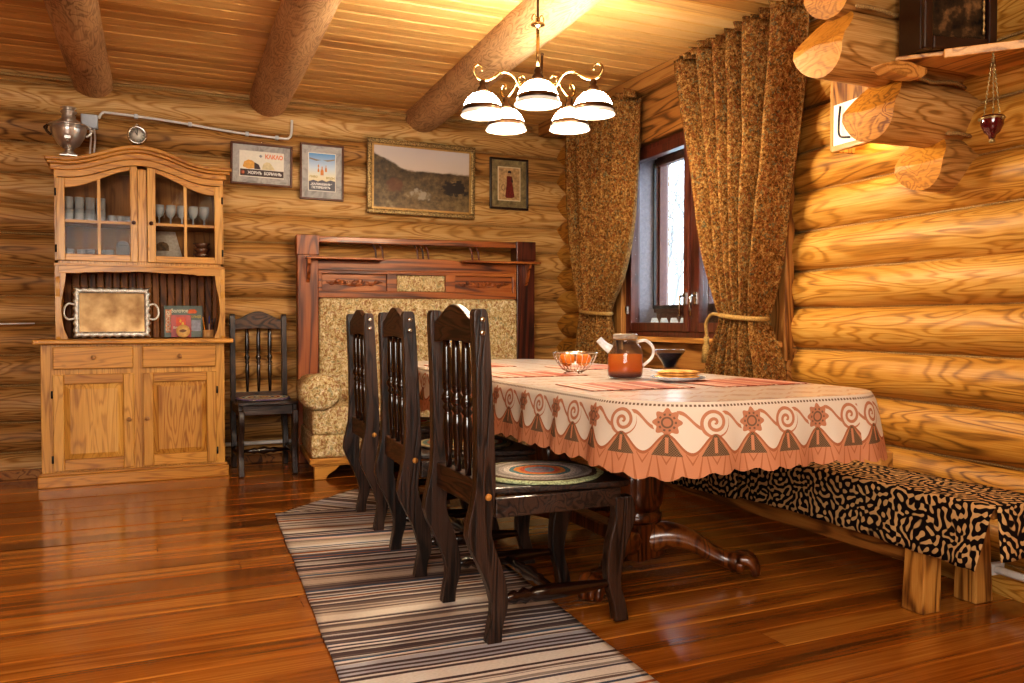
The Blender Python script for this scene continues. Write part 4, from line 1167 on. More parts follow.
# ------------------------------------------------------------------ table
TX, TY, THW, THL, TR = 1.80, 3.31, .495, 1.345, .24
def outline(hw, hl, r, n=220, bulge=.015):
    """closed rounded outline with evenly spaced points: (point, outward normal, arc length)"""
    raw = []
    for cx, cy, a0 in ((hw - r, -hl + r, -90), (hw - r, hl - r, 0), (-hw + r, hl - r, 90), (-hw + r, -hl + r, 180)):
        for k in range(25):
            a = radians(a0 + 90 * k / 24); raw.append(Vector((cx + r * cos(a), cy + r * sin(a))))
    raw = [p + Vector((bulge * (1 - (p.y / hl) ** 2) * (1 if p.x > 0 else -1), bulge * 2 * (1 - (p.x / hw) ** 2) * (1 if p.y > 0 else -1))) for p in raw]
    L = [0]
    for i in range(len(raw)): L.append(L[-1] + (raw[(i + 1) % len(raw)] - raw[i]).length)
    out = []; j = 0
    for i in range(n):
        d = L[-1] * i / n
        while L[j + 1] < d: j += 1
        t = (d - L[j]) / (L[j + 1] - L[j])
        out.append((raw[j].lerp(raw[(j + 1) % len(raw)], t), d))
    res = []
    for i, (p, d) in enumerate(out):
        tg = out[(i + 1) % n][0] - out[i - 1][0]
        res.append((p, Vector((tg.y, -tg.x)).normalized(), d))
    return res, L[-1]
tb = thing('dining_table', 'long pedestal dining table in dark oak under a lace cloth', 'table', (TX, TY, 0))
ol, per = outline(THW - .012, THL - .012, TR, 120)
mb = MB(); mb.prism([(p.x, p.y) for p, n_, d in ol], .722, .757, 'xy'); mb.obj('table_top', PEDW, tb, bevel=.006)
mb = MB()
for b in ((-.33, .33, -1.02, -.99, .62, .722), (-.33, .33, .99, 1.02, .62, .722), (-.33, -.30, -.99, .99, .62, .722), (.30, .33, -.99, .99, .62, .722)): mb.box(*b)
mb.obj('apron', PEDW, tb)
for py, sg in ((-.50, -1), (.28, .45)):
    mb = MB()
    mb.lathe([(.085, .205), (.10, .215), (.102, .235), (.088, .245), (.092, .25)], (0.01, py, 0), 40)
    mb.lathe([(.090, .25), (.104, .28), (.110, .33), (.108, .38), (.098, .425), (.092, .435)], (0.01, py, 0), 84, flute=lambda a, k: 1 - .035 * (max(0, cos(a * 14)) ** 4) if 0 < k < 5 else .97)
    mb.lathe([(.092, .435), (.104, .44), (.106, .452), (.090, .458), (.086, .470), (.104, .478), (.106, .492), (.092, .50), (.094, .51), (.108, .52), (.112, .545), (.112, .62), (.10, .64), (.10, .722)], (0.01, py, 0), 40)
    col = mb.obj('column', PEDW, tb)
    R45 = Matrix.Translation((.01, py, 0)) @ Matrix.Rotation(radians(20), 4, 'Z')
    mb = MB(); mb.box(-.082, .082, -.082, .082, .062, .206, M=R45); mb.obj('block', PEDW, tb, bevel=.006)
    for sx in (-1, 1):
        mb = MB(); d = Vector((sx * .325, sg * .245)); 
        pts = [(0.08, .130), (.30, .150), (.52, .135), (.70, .095), (.84, .070), (.95, .062), (1.02, .058)]
        rad = [.066, .056, .043, .034, .032, .042, .044]
        P3 = spline([(.01 + d.x * t, py + d.y * t, z) for t, z in pts], 18); R3 = [q.x for q in spline([(r, 0, 0) for r in rad], 18)]
        mb.tube(P3, R3, 12)
        f = mb.obj('foot', PEDW, tb)
        dn = d.normalized(); pn = Vector((-dn.y, dn.x))
        mb = MB()
        for k in (-1, 0, 1):
            b = Vector((.01 + d.x, py + d.y)) + pn * k * .031
            q = [(b.x - dn.x * .02, b.y - dn.y * .02, .080), (b.x + dn.x * .025, b.y + dn.y * .025, .076), (b.x + dn.x * .050, b.y + dn.y * .050, .048), (b.x + dn.x * .052, b.y + dn.y * .052, .0185)]
            mb.tube(spline(q, 8), [.020, .022, .024, .024, .023, .021, .019, .018, .014], 8)
        mb.obj('claw', PEDW, f)
mb = MB(); mb.box(-.03, .05, -.44, .24, .09, .15); mb.obj('stretcher', PEDW, tb, bevel=.006)

# ---- lace tablecloth
def cloth_mat(top):
    m = Mat('lace_cloth_top' if top else 'lace_cloth_skirt', .75 if not top else .42, .3)
    uv = m.coord('UV'); u, v, _ = m.xyz(uv)
    CR = '#f1e4d3'; SA = '#cb8c6b'; DK = '#7d6450'
    p = .128
    if top:
        m.b.inputs['Coat Weight'].default_value = 1; m.b.inputs['Coat Roughness'].default_value = .2; m.b.inputs['Coat IOR'].default_value = 1.7
    cu = ((u / p).fract() - .5) * p; idx = (u / p).floor()
    odd = ((idx * .5).fract()).gt(.25)
    cv = v - .058 if not top else ((v / p).fract() - .5) * p
    r = (cu * cu + cv * cv).sqrt(); th = cv.atan2(cu)
    spiral = ((th + r * (6.283 / .021)).sin()).gt(.15) * r.lt(.044)
    petal = r.lt(.036 + 0 * r) * 0 + (r - ((th * 8).cos() * .005)).lt(.036)
    ring = (r - .014).abs().lt(.0025)
    dots = ((th * 10).cos().gt(.2) * (r - .023).abs().lt(.0028)).max(ring)
    # linking vine
    vine = (cv - (u * (6.283 / p)).sin() * .022 + .006).abs().lt(.0055) * r.gt(.04)
    sal = (spiral * (1 - odd)).max(petal * odd).max(vine)
    net = m.noise(m.scale(uv, (420, 420, 1)), 1, 1)
    c = m.mix(sal, CR, SA)
    c = m.mix(dots * odd, c, DK)
    if not top:
        wv = v - .120 - (u * (6.283 / p)).cos() * .026
        low = wv.gt(0)
        c = m.mix(low, c, '#d5946f')
        c = m.mix(wv.abs().lt(.0045), c, '#b57350')
        # shell fans
        q = ((u / (p * .5)).fract() - .5) * (p * .5); vv = v - .118
        rf = (q * q + vv * vv).sqrt(); tf = vv.atan2(q)
        c = m.mix(((tf * 9).sin().abs().lt(.28)) * rf.gt(.03) * low * v.gt(.145), c, '#b97650')
        # open-work leaves under each wave crest
        q2 = ((u / p + .0).fract() - .5) * p; v2 = v - .122
        leaf = ((q2.abs() / ((v2 + .036) * .62).max(.0005)).lt(1)) * (v2.abs().lt(.030)); core = (q2.abs().lt(.0045)) * (v2.abs().lt(.022))
        c = m.mix(leaf, c, m.mix(((u * 900).sin() * (v * 900).sin()).gt(0), '#5d4a38', '#8f7458'))
        c = m.mix(core, c, '#d5946f')
        win = (q2.abs().lt(.022)) * (v - .172).abs().lt(.010)
        c = m.mix(win * 0, c, '#ead9b8')
    mesh = ((u * 1500).sin() * (v * 1500).sin()) * .5 + .5
    c = m.mix(mesh * .18, c, '#9a6a50')
    if top:
        c = m.mix(.55, c, '#e2d4ca')  # window glare on the table top put into the colour, paling the lace
    edge = (v - .010).abs().lt(.003) if not top else None
    if not top: c = m.mix(edge * ((u * 500).sin().gt(-.2)), c, DK)
    m.color(c); m.bump(sal * .6 + mesh * .3, .5 if not top else .1, .004)
    if not top:
        nt = m.nt; td = nt.nodes.new('ShaderNodeBsdfTranslucent'); m.link(c, td.inputs[0])
        mx = nt.nodes.new('ShaderNodeMixShader'); mx.inputs[0].default_value = .25
        nt.links.new(m.b.outputs[0], mx.inputs[1]); nt.links.new(td.outputs[0], mx.inputs[2]); nt.links.new(mx.outputs[0], m.out.inputs[0])
    return m.mat
CLT, CLS = cloth_mat(True), cloth_mat(False)
N = 520
ol, per = outline(THW, THL, TR, N)
mb = MB()
# top: rings shrinking towards a centre line
rings = [1, .8, .5, .2, 0]
vs = []; us = []
for f in rings:
    for p, n_, d in ol:
        q = Vector((p.x * f, p.y * (1 - (1 - f) * .55)))
        vs.append((q.x, q.y, .766)); us.append((q.x, q.y))
fs = [(i * N + k, i * N + (k + 1) % N, (i + 1) * N + (k + 1) % N, (i + 1) * N + k) for i in range(len(rings) - 1) for k in range(N)]
mb.m = 0; mb.add(vs, fs, True, us)
mb.m = 1
M_ = 16; vs = []; us = []
for k in range(N + 1):
    p, n_, d = ol[k % N]
    d = per * k / N
    corner = max(0, 1 - abs(abs(p.x) - THW + .10) / .16) * max(0, 1 - abs(abs(p.y) - THL + .10) / .16)
    drop = .192 + .014 * abs(sin(pi * d / .075)) + .03 * corner
    fold = .5 + .5 * sin(d * 2 * pi / .29 + 1.3 * sin(d * 2.1)); fold2 = sin(d * 2 * pi / .13 + 2 * sin(d * 1.3))
    for j in range(M_ + 1):
        v = j / M_
        out = .012 * min(1, v * 6) ** .6 + v * (.010 + .026 * fold + .006 * fold2 + .03 * corner)
        z = .766 - drop * v + (.0 if j else 0)
        vs.append((p.x + n_.x * out, p.y + n_.y * out, z)); us.append((d, drop * v if j < M_ else drop))
fs = [(k * (M_ + 1) + j, k * (M_ + 1) + j + 1, (k + 1) * (M_ + 1) + j + 1, (k + 1) * (M_ + 1) + j) for k in range(N) for j in range(M_)]
mb.add(vs, fs, True, us)
tc = mb.obj('tablecloth', [CLT, CLS]); tc.location = (TX, TY, 0)
tag(tc, 'salmon and cream lace tablecloth with scalloped hem on the long table', 'tablecloth')

# ---- placemats
PM = Mat('striped_placemat', .6, .3); x_, y_, z_ = PM.xyz(PM.coord())
w1 = PM.white(((x_ + .004 * 0) / .012).floor())
PM.color(PM.ramp(w1, [(0, '#a9705c'), (.25, '#bd9080'), (.5, '#97533f'), (.7, '#c9ab9a'), (.88, '#6d3428')], 'CONSTANT')); PM = PM.mat
mats = [(1.575, 2.53, 'left by the nearest chair, under the edge of the flatbread plate'), (1.555, 3.25, 'in front of the middle chair'), (1.56, 4.0, 'in front of the farthest chair'),
        (2.065, 2.50, 'on the bench side of the table, nearest the camera'), (2.08, 3.62, 'on the bench side of the table beyond the jam bowl')]
for i, (x, y, lb) in enumerate(mats):
    if i == 0:
        mb = MB(); mb.box(-.20, .20, -.15, .15, 0, .003); pm0 = mb.obj('placemat', PM, bevel=.001); o = pm0
    else:
        o = pm0.copy(); COL.objects.link(o)
    o.location = (x, y, .7675); o.rotation_euler = (0, 0, .03 * (i - 2))
    tag(o, 'pink striped placemat ' + lb, 'placemat', 'striped placemats on the table')

# ---- tea things
TZ = .7675
TEA = Mat('black_tea', .1, .5)
q = TEA.xyz(TEA.coord())[2]
TEAC = TEA.ramp(q * 10, [(.0, '#2a1206'), (.18, '#7a3a0c'), (.34, '#e08420'), (.9, '#f0a23c')])
TEA.color(TEAC); nt = TEA.nt
td = nt.nodes.new('ShaderNodeBsdfTransparent'); TEA.link(TEAC, td.inputs[0]); mx = nt.nodes.new('ShaderNodeMixShader'); mx.inputs[0].default_value = .38
tl = nt.nodes.new('ShaderNodeBsdfTranslucent'); TEA.link(TEAC, tl.inputs[0]); m2_ = nt.nodes.new('ShaderNodeMixShader'); m2_.inputs[0].default_value = .6
nt.links.new(TEA.b.outputs[0], m2_.inputs[1]); nt.links.new(tl.outputs[0], m2_.inputs[2])
nt.links.new(m2_.outputs[0], mx.inputs[1]); nt.links.new(td.outputs[0], mx.inputs[2]); nt.links.new(mx.outputs[0], TEA.out.inputs[0]); TEA = TEA.mat
GL2 = glass_mat('teapot_glass', '#f6f8f8', ior=1.5, body=.02, bodycol='#dfe4ea')
tp = thing('glass_teapot', 'clear glass teapot half full of amber tea on the table', 'teapot', (1.80, 2.88, TZ), 0)
mb = MB(); mb.lathe([(0, .001), (.064, .001), (.070, .006), (.0715, .03), (.071, .10), (.066, .122), (.054, .138), (.048, .146), (.047, .165), (.050, .168)], seg=40); mb.obj('body', GL2, tp)
mb = MB(); mb.lathe([(0, .006), (.062, .006), (.067, .012), (.0685, .03), (.068, .098), (0, .0985)], seg=40); mb.obj('tea', TEA, tp)
mb = MB(); mb.lathe([(.049, .160), (.051, .169), (.051, .177), (.046, .181), (0, .182)], seg=32); mb.obj('lid', plain('smoky_lid', '#8f8377', .2, coat=.5), tp)
# camera-right and camera-left directions on the table
cr = Vector((cos(radians(24.23)), -sin(radians(24.23)), 0))
mb = MB(); mb.tube(spline([cr * .050 + Vector((0, 0, .150)), cr * .085 + Vector((0, 0, .152)), cr * .112 + Vector((0, 0, .125)), cr * .108 + Vector((0, 0, .085)), cr * .070 + Vector((0, 0, .05))], 24), .0065, 8); mb.obj('handle', plain('glass_handle', '#d6d8d8', .08, spec=.8, coat=.8), tp)
mb = MB(); mb.tube(spline([cr * -.060 + Vector((0, 0, .118)), cr * -.085 + Vector((0, 0, .135)), cr * -.108 + Vector((0, 0, .158))], 10), [.020, .019, .018, .017, .016, .0155, .015, .0145, .014, .014, .0145], 12, cap=False); mb.obj('spout', plain('frosted_spout', '#c9cdd0', .15, coat=.6), tp)

wb = thing('wire_fruit_bowl', 'silver wire fruit bowl holding two mandarins on the table', 'bowl', (1.735, 3.185, TZ))
prof = [(.034, .012), (.055, .022), (.078, .05), (.092, .078), (.097, .095)]
for k in range(22):
    a = 2 * pi * k / 22
    if k == 0:
        mb = MB(); mb.tube([(r * cos(a), r * sin(a), z) for r, z in prof], .0016, 5); w0 = mb.obj('wire', STEEL, wb)
    else:
        o = w0.copy(); COL.objects.link(o); o.parent = wb; o.rotation_euler = (0, 0, a)
for r, z, t in ((.097, .095, .003), (.078, .05, .0016), (.034, .012, .002)):
    mb = MB(); mb.tube([(r * cos(a), r * sin(a), z) for a in arc(37, 0, 2 * pi)[:-1]], t, 6, closed=True); mb.obj('ring', STEEL, wb)
for k in range(3):
    a = 2 * pi * k / 3 + .4
    mb = MB(); mb.tube([(.034 * cos(a), .034 * sin(a), .012), (.045 * cos(a), .045 * sin(a), .004)], .0025, 6); mb.ball((.047 * cos(a), .047 * sin(a), .004), .004, 8, 6); mb.obj('foot', STEEL, wb)
OR = Mat('mandarin_skin', .4, .5); n1 = OR.noise(OR.coord(), 120, 2); OR.color(OR.ramp(OR.noise(OR.coord(), 12, 2), [(.3, '#b8560a'), (.7, '#dc7c10')])); OR.bump(n1, .4, .002); OR = OR.mat
for k, (dx, lb) in enumerate(((-.0355, 'orange mandarin in the wire bowl, the one away from the teapot'), (.0355, 'orange mandarin in the wire bowl, the one beside the teapot'))):
    m_ = thing('mandarin', lb, 'fruit', (1.735 + cr.x * dx, 3.185 + cr.y * dx, TZ + .066), k, group=None)
    mb = MB(); mb.ball((0, 0, 0), .0345, 20, 14, (1, 1, .90), f=lambda d: 1 - .05 * max(0, d.z) ** 8); mb.obj('peel', OR, m_)
    mb = MB(); mb.lathe([(0, .0285), (.004, .029), (.0035, .0315), (0, .032)], seg=8); mb.obj('stem_button', plain('mandarin_stem', '#5a5a22', .7), m_)

PORC = plain('white_porcelain', '#d9dbe0', .15, coat=.6, nz=.02)
pl = thing('plate', 'white plate carrying a stack of golden flatbread beside the teapot', 'plate', (1.90, 2.66, TZ))
mb = MB(); mb.lathe([(0, .001), (.055, .001), (.075, .006), (.105, .016), (.106, .018), (.075, .010), (.055, .006), (0, .006)], seg=44); mb.obj('dish', PORC, pl)
mb = MB(); mb.tube([(.105 * cos(a), .105 * sin(a), .0175) for a in arc(45, 0, 2 * pi)[:-1]], .0016, 5, closed=True); mb.obj('rim', plain('grey_blue_rim', '#8a94a8', .3), pl)
BRD = Mat('flatbread', .8, .2); n1 = BRD.noise(BRD.coord(), 28, 4, .6); BRD.color(BRD.ramp(n1, [(.3, '#a5682c'), (.5, '#d7a25a'), (.7, '#e8c68a')])); BRD.bump(n1, .5, .006); BRD = BRD.mat
for k in range(3):
    mb = MB(); n = 40
    rad = lambda a: .086 - .004 * k + .004 * sin(a * 3 + k * 2) + .002 * sin(a * 9 + k)
    vs = []
    for f, z in ((0, .006), (.8, .0062), (1, .002), (1, .0), (0, 0)):
        for q in range(n):
            a = 2 * pi * q / n; vs.append((rad(a) * f * cos(a), rad(a) * f * sin(a), z + .0012 * noise.noise(Vector((cos(a) * f * 3, sin(a) * f * 3, k)))))
    mb.add(vs, [(i * n + q, (i + 1) * n + q, (i + 1) * n + (q + 1) % n, i * n + (q + 1) % n) for i in range(4) for q in range(n)], True)
    o = mb.obj('flatbread', BRD); o.location = (1.90, 2.66, TZ + .0180 + .009 * k)
    tag(o, 'golden round flatbread, %s in the stack on the white plate' % ('lowest', 'middle', 'topmost')[k], 'flatbread', 'flatbreads on the plate')

JAM = plain('dark_jam', '#1c0612', .6, coat=0, spec=.15)
jx, jy = 2.19, 3.13
sa = thing('glass_saucer', 'clear glass saucer beneath the bowl of dark jam', 'saucer', (jx, jy, TZ))
mb = MB(); mb.lathe([(0, .001), (.05, .001), (.085, .008), (.086, .010), (.05, .004), (0, .004)], seg=36); mb.obj('dish', TUMB, sa)
cp = thing('jam_bowl', 'faceted glass dessert bowl filled with dark jam', 'bowl', (jx, jy, TZ + .0105))
mb = MB(); mb.lathe([(0, 0), (.026, 0), (.027, .006), (.024, .012), (.040, .045), (.068, .084), (.070, .092), (.066, .090), (.037, .045), (.02, .012), (0, .011)], seg=24, flute=lambda a, k: 1 + (.03 * cos(a * 12) if 3 < k < 8 else 0)); mb.obj('glass', glass_mat('jam_bowl_glass', '#e8e8ec', ior=1.2), cp)
mb = MB(); mb.lathe([(0, .012), (.019, .0125), (.036, .045), (.058, .076), (0, .077)], seg=24); mb.obj('jam', JAM, cp)

# ------------------------------------------------------------------ bench along the window wall
be = thing('long_bench', 'low pine bench with square legs along the window wall', 'bench', (2.58, 3.05, 0))
mb = MB(); mb.box(-.14, .14, -1.31, 1.30, .375, .412); mb.obj('seat', BENCHY, be, bevel=.005)
for sx, x in ((-1, -.105), (1, .135)):
    for y in (-1.03, 1.05):
        mb = MB()
        a = .045; vs = []
        for z, k, sh in ((0, 1.0, .0), (.374, .85, .0)):
            dx = -.02 * (1 - z / .374) * (1 if sx < 0 else -1) * .6
            vs += [(x + dx - a * k, y - a * k, z), (x + dx + a * k, y - a * k, z), (x + dx + a * k, y + a * k, z), (x + dx - a * k, y + a * k, z)]
        mb.add(vs, [(3, 2, 1, 0), (4, 5, 6, 7), (0, 1, 5, 4), (1, 2, 6, 5), (2, 3, 7, 6), (3, 0, 4, 7)])
        mb.obj('leg', BENCHW, be, bevel=.005)
mb = MB(); mb.box(-.105, -.075, -1.0, 1.0, .145, .285); mb.obj('front_rail', BENCHY, be, bevel=.004)
mb = MB(); mb.box(-.07, .10, -1.045, -1.015, .19, .30); mb.obj('cross_rail', BENCHY, be, bevel=.004)
mb = MB(); mb.box(.145, .215, -.62, 1.30, .40, .468); mb.obj('wall_rail', SILL, be, bevel=.006)

LEO = Mat('worm_pattern_cloth', .9, .15)
uv = LEO.coord('UV'); wn = LEO.noisec(LEO.scale(uv, (1, 1, 1)), 9, 1)
nmx = LEO.nt.nodes.new('ShaderNodeVectorMath'); nmx.operation = 'MULTIPLY_ADD'; LEO.link(wn, nmx.inputs[0]); nmx.inputs[1].default_value = (.05, .05, 0); LEO.link(uv, nmx.inputs[2])
wu, wv_, _ = LEO.xyz(nmx.outputs[0])
ang = (LEO.noise(uv, 5, 1) - .5) * 9
a1 = wu * ang.cos() - wv_ * ang.sin() * 1.0
gb = LEO.nt.nodes.new('ShaderNodeTexGabor'); gb.gabor_type = '2D'; LEO.link(nmx.outputs[0], gb.inputs['Vector'])
gb.inputs['Scale'].default_value = 16; gb.inputs['Frequency'].default_value = 2.3; gb.inputs['Anisotropy'].default_value = 0.0
fac = X(LEO.nt, gb.outputs['Value']).step(.505, .555)
LEO.color(LEO.mix(fac, '#170c0b', '#bf9968')); LEO.bump(fac, .3, .003); LEO = LEO.mat
HEMR = plain('red_hem', '#8a3a22', .9)
def bench_cloth(y0, y1, z, drop, label, end=True, x0=-.152, x1=.138):
    mb = MB(); ny = int((y1 - y0) / .025); vs = []; us = []
    prof = [(x1, 0)] + [(x1 + (x0 - x1) * k / 6, 0) for k in range(1, 6)] + [(x0 + .008, -.001), (x0, -.008)] + [(x0 - .004, -drop * k / 8) for k in range(1, 9)]
    L = [0]
    for a, b in zip(prof[:-1], prof[1:]): L.append(L[-1] + sqrt((a[0] - b[0]) ** 2 + (a[1] - b[1]) ** 2))
    for i in range(ny + 1):
        y = y0 + (y1 - y0) * i / ny
        for j, (x, dz) in enumerate(prof):
            hang = max(0, -dz) / drop
            wob = .010 * hang * sin(y * 17 + 1.5 * sin(y * 5)) + .006 * hang * sin(y * 41)
            yy = y + (.05 * hang * smooth(y0 + .25, y0, y) if end else 0)
            dz2 = dz * (1 + .06 * sin(y * 3.1))
            vs.append((x - abs(wob) - .004 * hang, yy, z + dz2 + .0015 * noise.noise(Vector((x * 14, y * 9, z))))); us.append((y, L[j]))
    m = len(prof)
    mb.add(vs, [(i * m + j, i * m + j + 1, (i + 1) * m + j + 1, (i + 1) * m + j) for i in range(ny) for j in range(m - 1)], True, us)
    if end:
        vs = []; us = []
        for k in range(9):
            for j in range(9):
                x = x0 + .006 + (x1 - x0 - .006) * k / 8; h = j / 8
                vs.append((x, y0 - .006 - .014 * h * (1 + .5 * sin(k * 1.4)) * (1 if j else 0), z - h * .17)); us.append((y0 - h * .17, x))
        mb.add(vs, [(k * 9 + j, k * 9 + j + 1, (k + 1) * 9 + j + 1, (k + 1) * 9 + j) for k in range(8) for j in range(8)], True, us)
    o = mb.obj('bench_runner', LEO, solid=.003, offset=1); o.location = (2.58, 3.05, 0)
    return tag(o, label, 'bench cover', 'patterned runners covering the bench')
bench_cloth(-1.318, -.12, .4195, .205, 'black and tan squiggle-patterned runner draped over the near end of the bench')
bench_cloth(-.112, 1.28, .4190, .215, 'black and tan squiggle-patterned runner on the far half of the bench behind the table', end=False)

# ---- heating pipe on the right wall
hp = thing('heating_pipe', 'white heating pipe low along the window wall behind the bench', 'pipe'); hp.matrix_world = RWM
mb = MB(); mb.tube([(-.022, -3.3 + .3 * i, .085 + .012) for i in range(25)], .014, 10); mb.obj('pipe', WHITEP, hp)
for y in (.12, 1.2, 2.4):
    mb = MB(); mb.box(-.042, .02, y - .012, y + .012, .075, .118); mb.obj('clip', WHITEP, hp, bevel=.004)
bp = thing('floor_pipe', 'white pipe along the foot of the back wall behind the side chair', 'pipe', (0, 6.0, 0))
mb = MB(); mb.tube([(.5, 0, .15), (3.0, 0, .15)], .014, 10); mb.obj('pipe', WHITEP, bp)

# ------------------------------------------------------------------ rag rugs
def rug_mat(name, seed):
    m = Mat(name, .95, .1); uv = m.coord('UV'); u, v, _ = m.xyz(uv)
    wob = (m.noise(m.scale(uv, (3, 9, 1)), 1, 2) - .5) * .022
    vv = v + wob
    s1 = m.white((vv / .0135).floor() + seed); s2 = m.white((vv / .085).floor() + seed * 2); s3 = m.white((vv / .0062).floor() + seed * 3)
    base = m.ramp(s2, [(0, '#cdc4bd'), (.22, '#e0d8d0'), (.42, '#bfae9f'), (.58, '#d6c9bc'), (.72, '#b3b2ba'), (.86, '#d3b9ab')], 'CONSTANT')
    st = m.ramp(s1, [(0, '#57494b'), (.15, '#75645e'), (.30, '#8a7a72'), (.40, '#d2c8bf'), (.62, '#bfb4ac'), (.78, '#5a5560'), (.90, '#a86a44'), (.95, '#4a5f78')], 'CONSTANT')
    c = m.mix((s1 - .0).lt(.30) .max(s1.gt(.84)), base, st)
    c = m.mix(s3.gt(.86) * .6, c, '#4a4042')
    weave = m.noise(m.scale(uv, (90, 260, 1)), 1, 2)
    c = m.mix((weave - .35).clamp() * .5, c, '#5a5350')
    m.color(c); m.bump(((v * 6.283 / .0062).sin() * .5 + .5) * .6 + weave * .6, .8, .004)
    return m.mat
def rug(corners, z, mat, label, wav=.004, nu=26, nv=150, seed=0):
    """corners: near-left, near-right, far-right, far-left"""
    A, B, C_, D = [Vector(c) for c in corners]; L = (D - A).length; Wd = (B - A).length
    mb = MB()
    def P(u, v):
        e = .012 * noise.noise(Vector((v * 9, seed, 0))) * (1 - u) + .012 * noise.noise(Vector((v * 9, seed, 7))) * u
        p = A.lerp(B, u).lerp(D.lerp(C_, u), v); d = (B - A).normalized()
        p = p + d * e
        return (p.x, p.y, z + .004 + wav * max(0, noise.noise(Vector((p.x * 5, p.y * 7, seed)))) * (0 if min(u, 1 - u) < .02 else 1))
    mb.grid(P, nu, nv, lambda u, v: (u * Wd, v * L))
    o = mb.obj('rag_rug', mat, solid=.004, offset=-1)
    return tag(o, label, 'rug', 'woven rag rugs')
rug([(.66, 4.40), (1.07, 3.97), (1.71, 4.56), (1.29, 4.98)], .0002, rug_mat('rag_weave_b', 11), 'pale rag rug lying askew under the far end of the long runner', 0, seed=3, nv=60)
rug([(.42, 1.0), (1.25, 1.0), (1.41, 4.28), (.632, 4.385)], .0048, rug_mat('rag_weave_a', 5), 'long striped grey and brown rag runner beneath the dining chairs', .0, seed=1, nv=180)
for o in chs[:3]: o.location.z = .0092
# ------------------------------------------------------------------ curtains (window wall frame)
CURT = fabric_mat('curtain_tapestry', [(.2, '#1c0f06'), (.40, '#4c3014'), (.54, '#825826'), (.72, '#bd955a')], 62, trans=.26)
ROPE = plain('gold_cord', '#9a7840', .8, nz=.45, nscale=180, bump=.5)
def curtain(keys, nf, label, seed, off, tie, tail, ztop, zbot, A0=.055):
    """keys: (z, s_left, s_right, fold depth)"""
    t = thing('curtain', label, 'curtain'); t.matrix_world = RWM
    def at(z):
        for a, b in zip(keys[:-1], keys[1:]):
            if a[0] >= z >= b[0]:
                k = smooth(a[0], b[0], z) if False else (a[0] - z) / (a[0] - b[0]); return [a[i] + (b[i] - a[i]) * k for i in range(1, 4)]
        return list(keys[-1][1:]) if z < keys[-1][0] else list(keys[0][1:])
    sm = spline([(k[0], k[1], k[2]) for k in keys], 90); sd = spline([(k[0], k[3], 0) for k in keys], 90)
    mb = MB(); nu = nf * 18; vs = []
    for a, b in zip(sm, sd):
        z, s0, s1 = a; A = b.y
        for i in range(nu + 1):
            u = i / nu
            ph = 2 * pi * nf * (u + .035 * sin(u * 9 + seed)) + .35 * sin(z * 1.9 + u * 4 + seed)
            w = sin(ph); w = (1 if w > 0 else -1) * abs(w) ** .8
            x = off + A * 1.6 * w + .012 * noise.noise(Vector((u * 6, z * 3, seed)))
            s = s0 + (s1 - s0) * u + .25 * A * sin(2 * ph) / nf
            if z > ztop - .06: x += .012 * sin(ph * 3) * smooth(ztop - .06, ztop - .02, z)
            vs.append((x, s, z))
    m = nu + 1
    mb.add(vs, [(i * m + j, i * m + j + 1, (i + 1) * m + j + 1, (i + 1) * m + j) for i in range(len(sm) - 1) for j in range(nu)], True)
    mb.obj('panel', CURT, t, solid=.002)
    # ruffled heading above the rail
    mb = MB(); vs = []; s0, s1 = keys[0][1], keys[0][2]; n = 260
    for i in range(n + 1):
        u = i / n
        for j in range(6):
            h = j / 5
            vs.append((off + .045 * sin(u * 2 * pi * nf * 2.1 + seed) * (1 + .3 * h) + .012 * sin(u * 171 + h), s0 + (s1 - s0) * u + .012 * sin(u * 97 + h * 2), ztop - .012 + h * (.042 + .010 * sin(u * 61))))
    mb.add(vs, [(i * 6 + j, i * 6 + j + 1, i * 6 + j + 7, i * 6 + j + 6) for i in range(n) for j in range(5)], True)
    mb.obj('heading', CURT, t, solid=.002)
    zt, sa, sb = tie; sc_ = (sa + sb) / 2; hw = (sb - sa) / 2 + .012
    mb = MB(); mb.tube([(off + .078 * cos(a), sc_ + hw * sin(a), zt + .012 * sin(a)) for a in arc(33, 0, 2 * pi)[:-1]], .013, 8, closed=True)
    tb_ = mb.obj('tieback', ROPE, t)
    if tail:
        st, z1, z2 = tail
        mb = MB(); mb.tube(spline([(off - .03, sb + .0, zt + .01), (off - .045, (sb + st) / 2, zt + .015), (off - .04, st - .005, zt - .03), (off - .035, st, zt - .09), (off - .035, st, z1)], 20), .009, 8); mb.obj('cord', ROPE, tb_)
        mb = MB(); mb.lathe([(.006, z1 + .02), (.016, z1 + .01), (.014, z1 - .012), (.011, z1 - .018), (.020, z1 - .04), (.024, z2), (0, z2)], (off - .035, st, 0), 14, flute=lambda a, k: 1 + (.1 * cos(a * 7) if k > 3 else 0)); mb.obj('tassel', ROPE, tb_)
    return t
curtain([(2.47, 1.06, 2.03, .050), (2.2, 1.09, 1.96, .052), (1.9, 1.12, 1.88, .052), (1.6, 1.185, 1.80, .052), (1.3, 1.245, 1.71, .050), (1.10, 1.29, 1.635, .044), (1.02, 1.31, 1.61, .036), (.93, 1.29, 1.63, .042), (.80, 1.235, 1.68, .048), (.70, 1.22, 1.70, .048)],
        6, 'gold patterned curtain tied back with a cord at the near side of the window', 1.3, -.15, (1.02, 1.31, 1.61), (1.74, .90, .775), 2.47, .7)
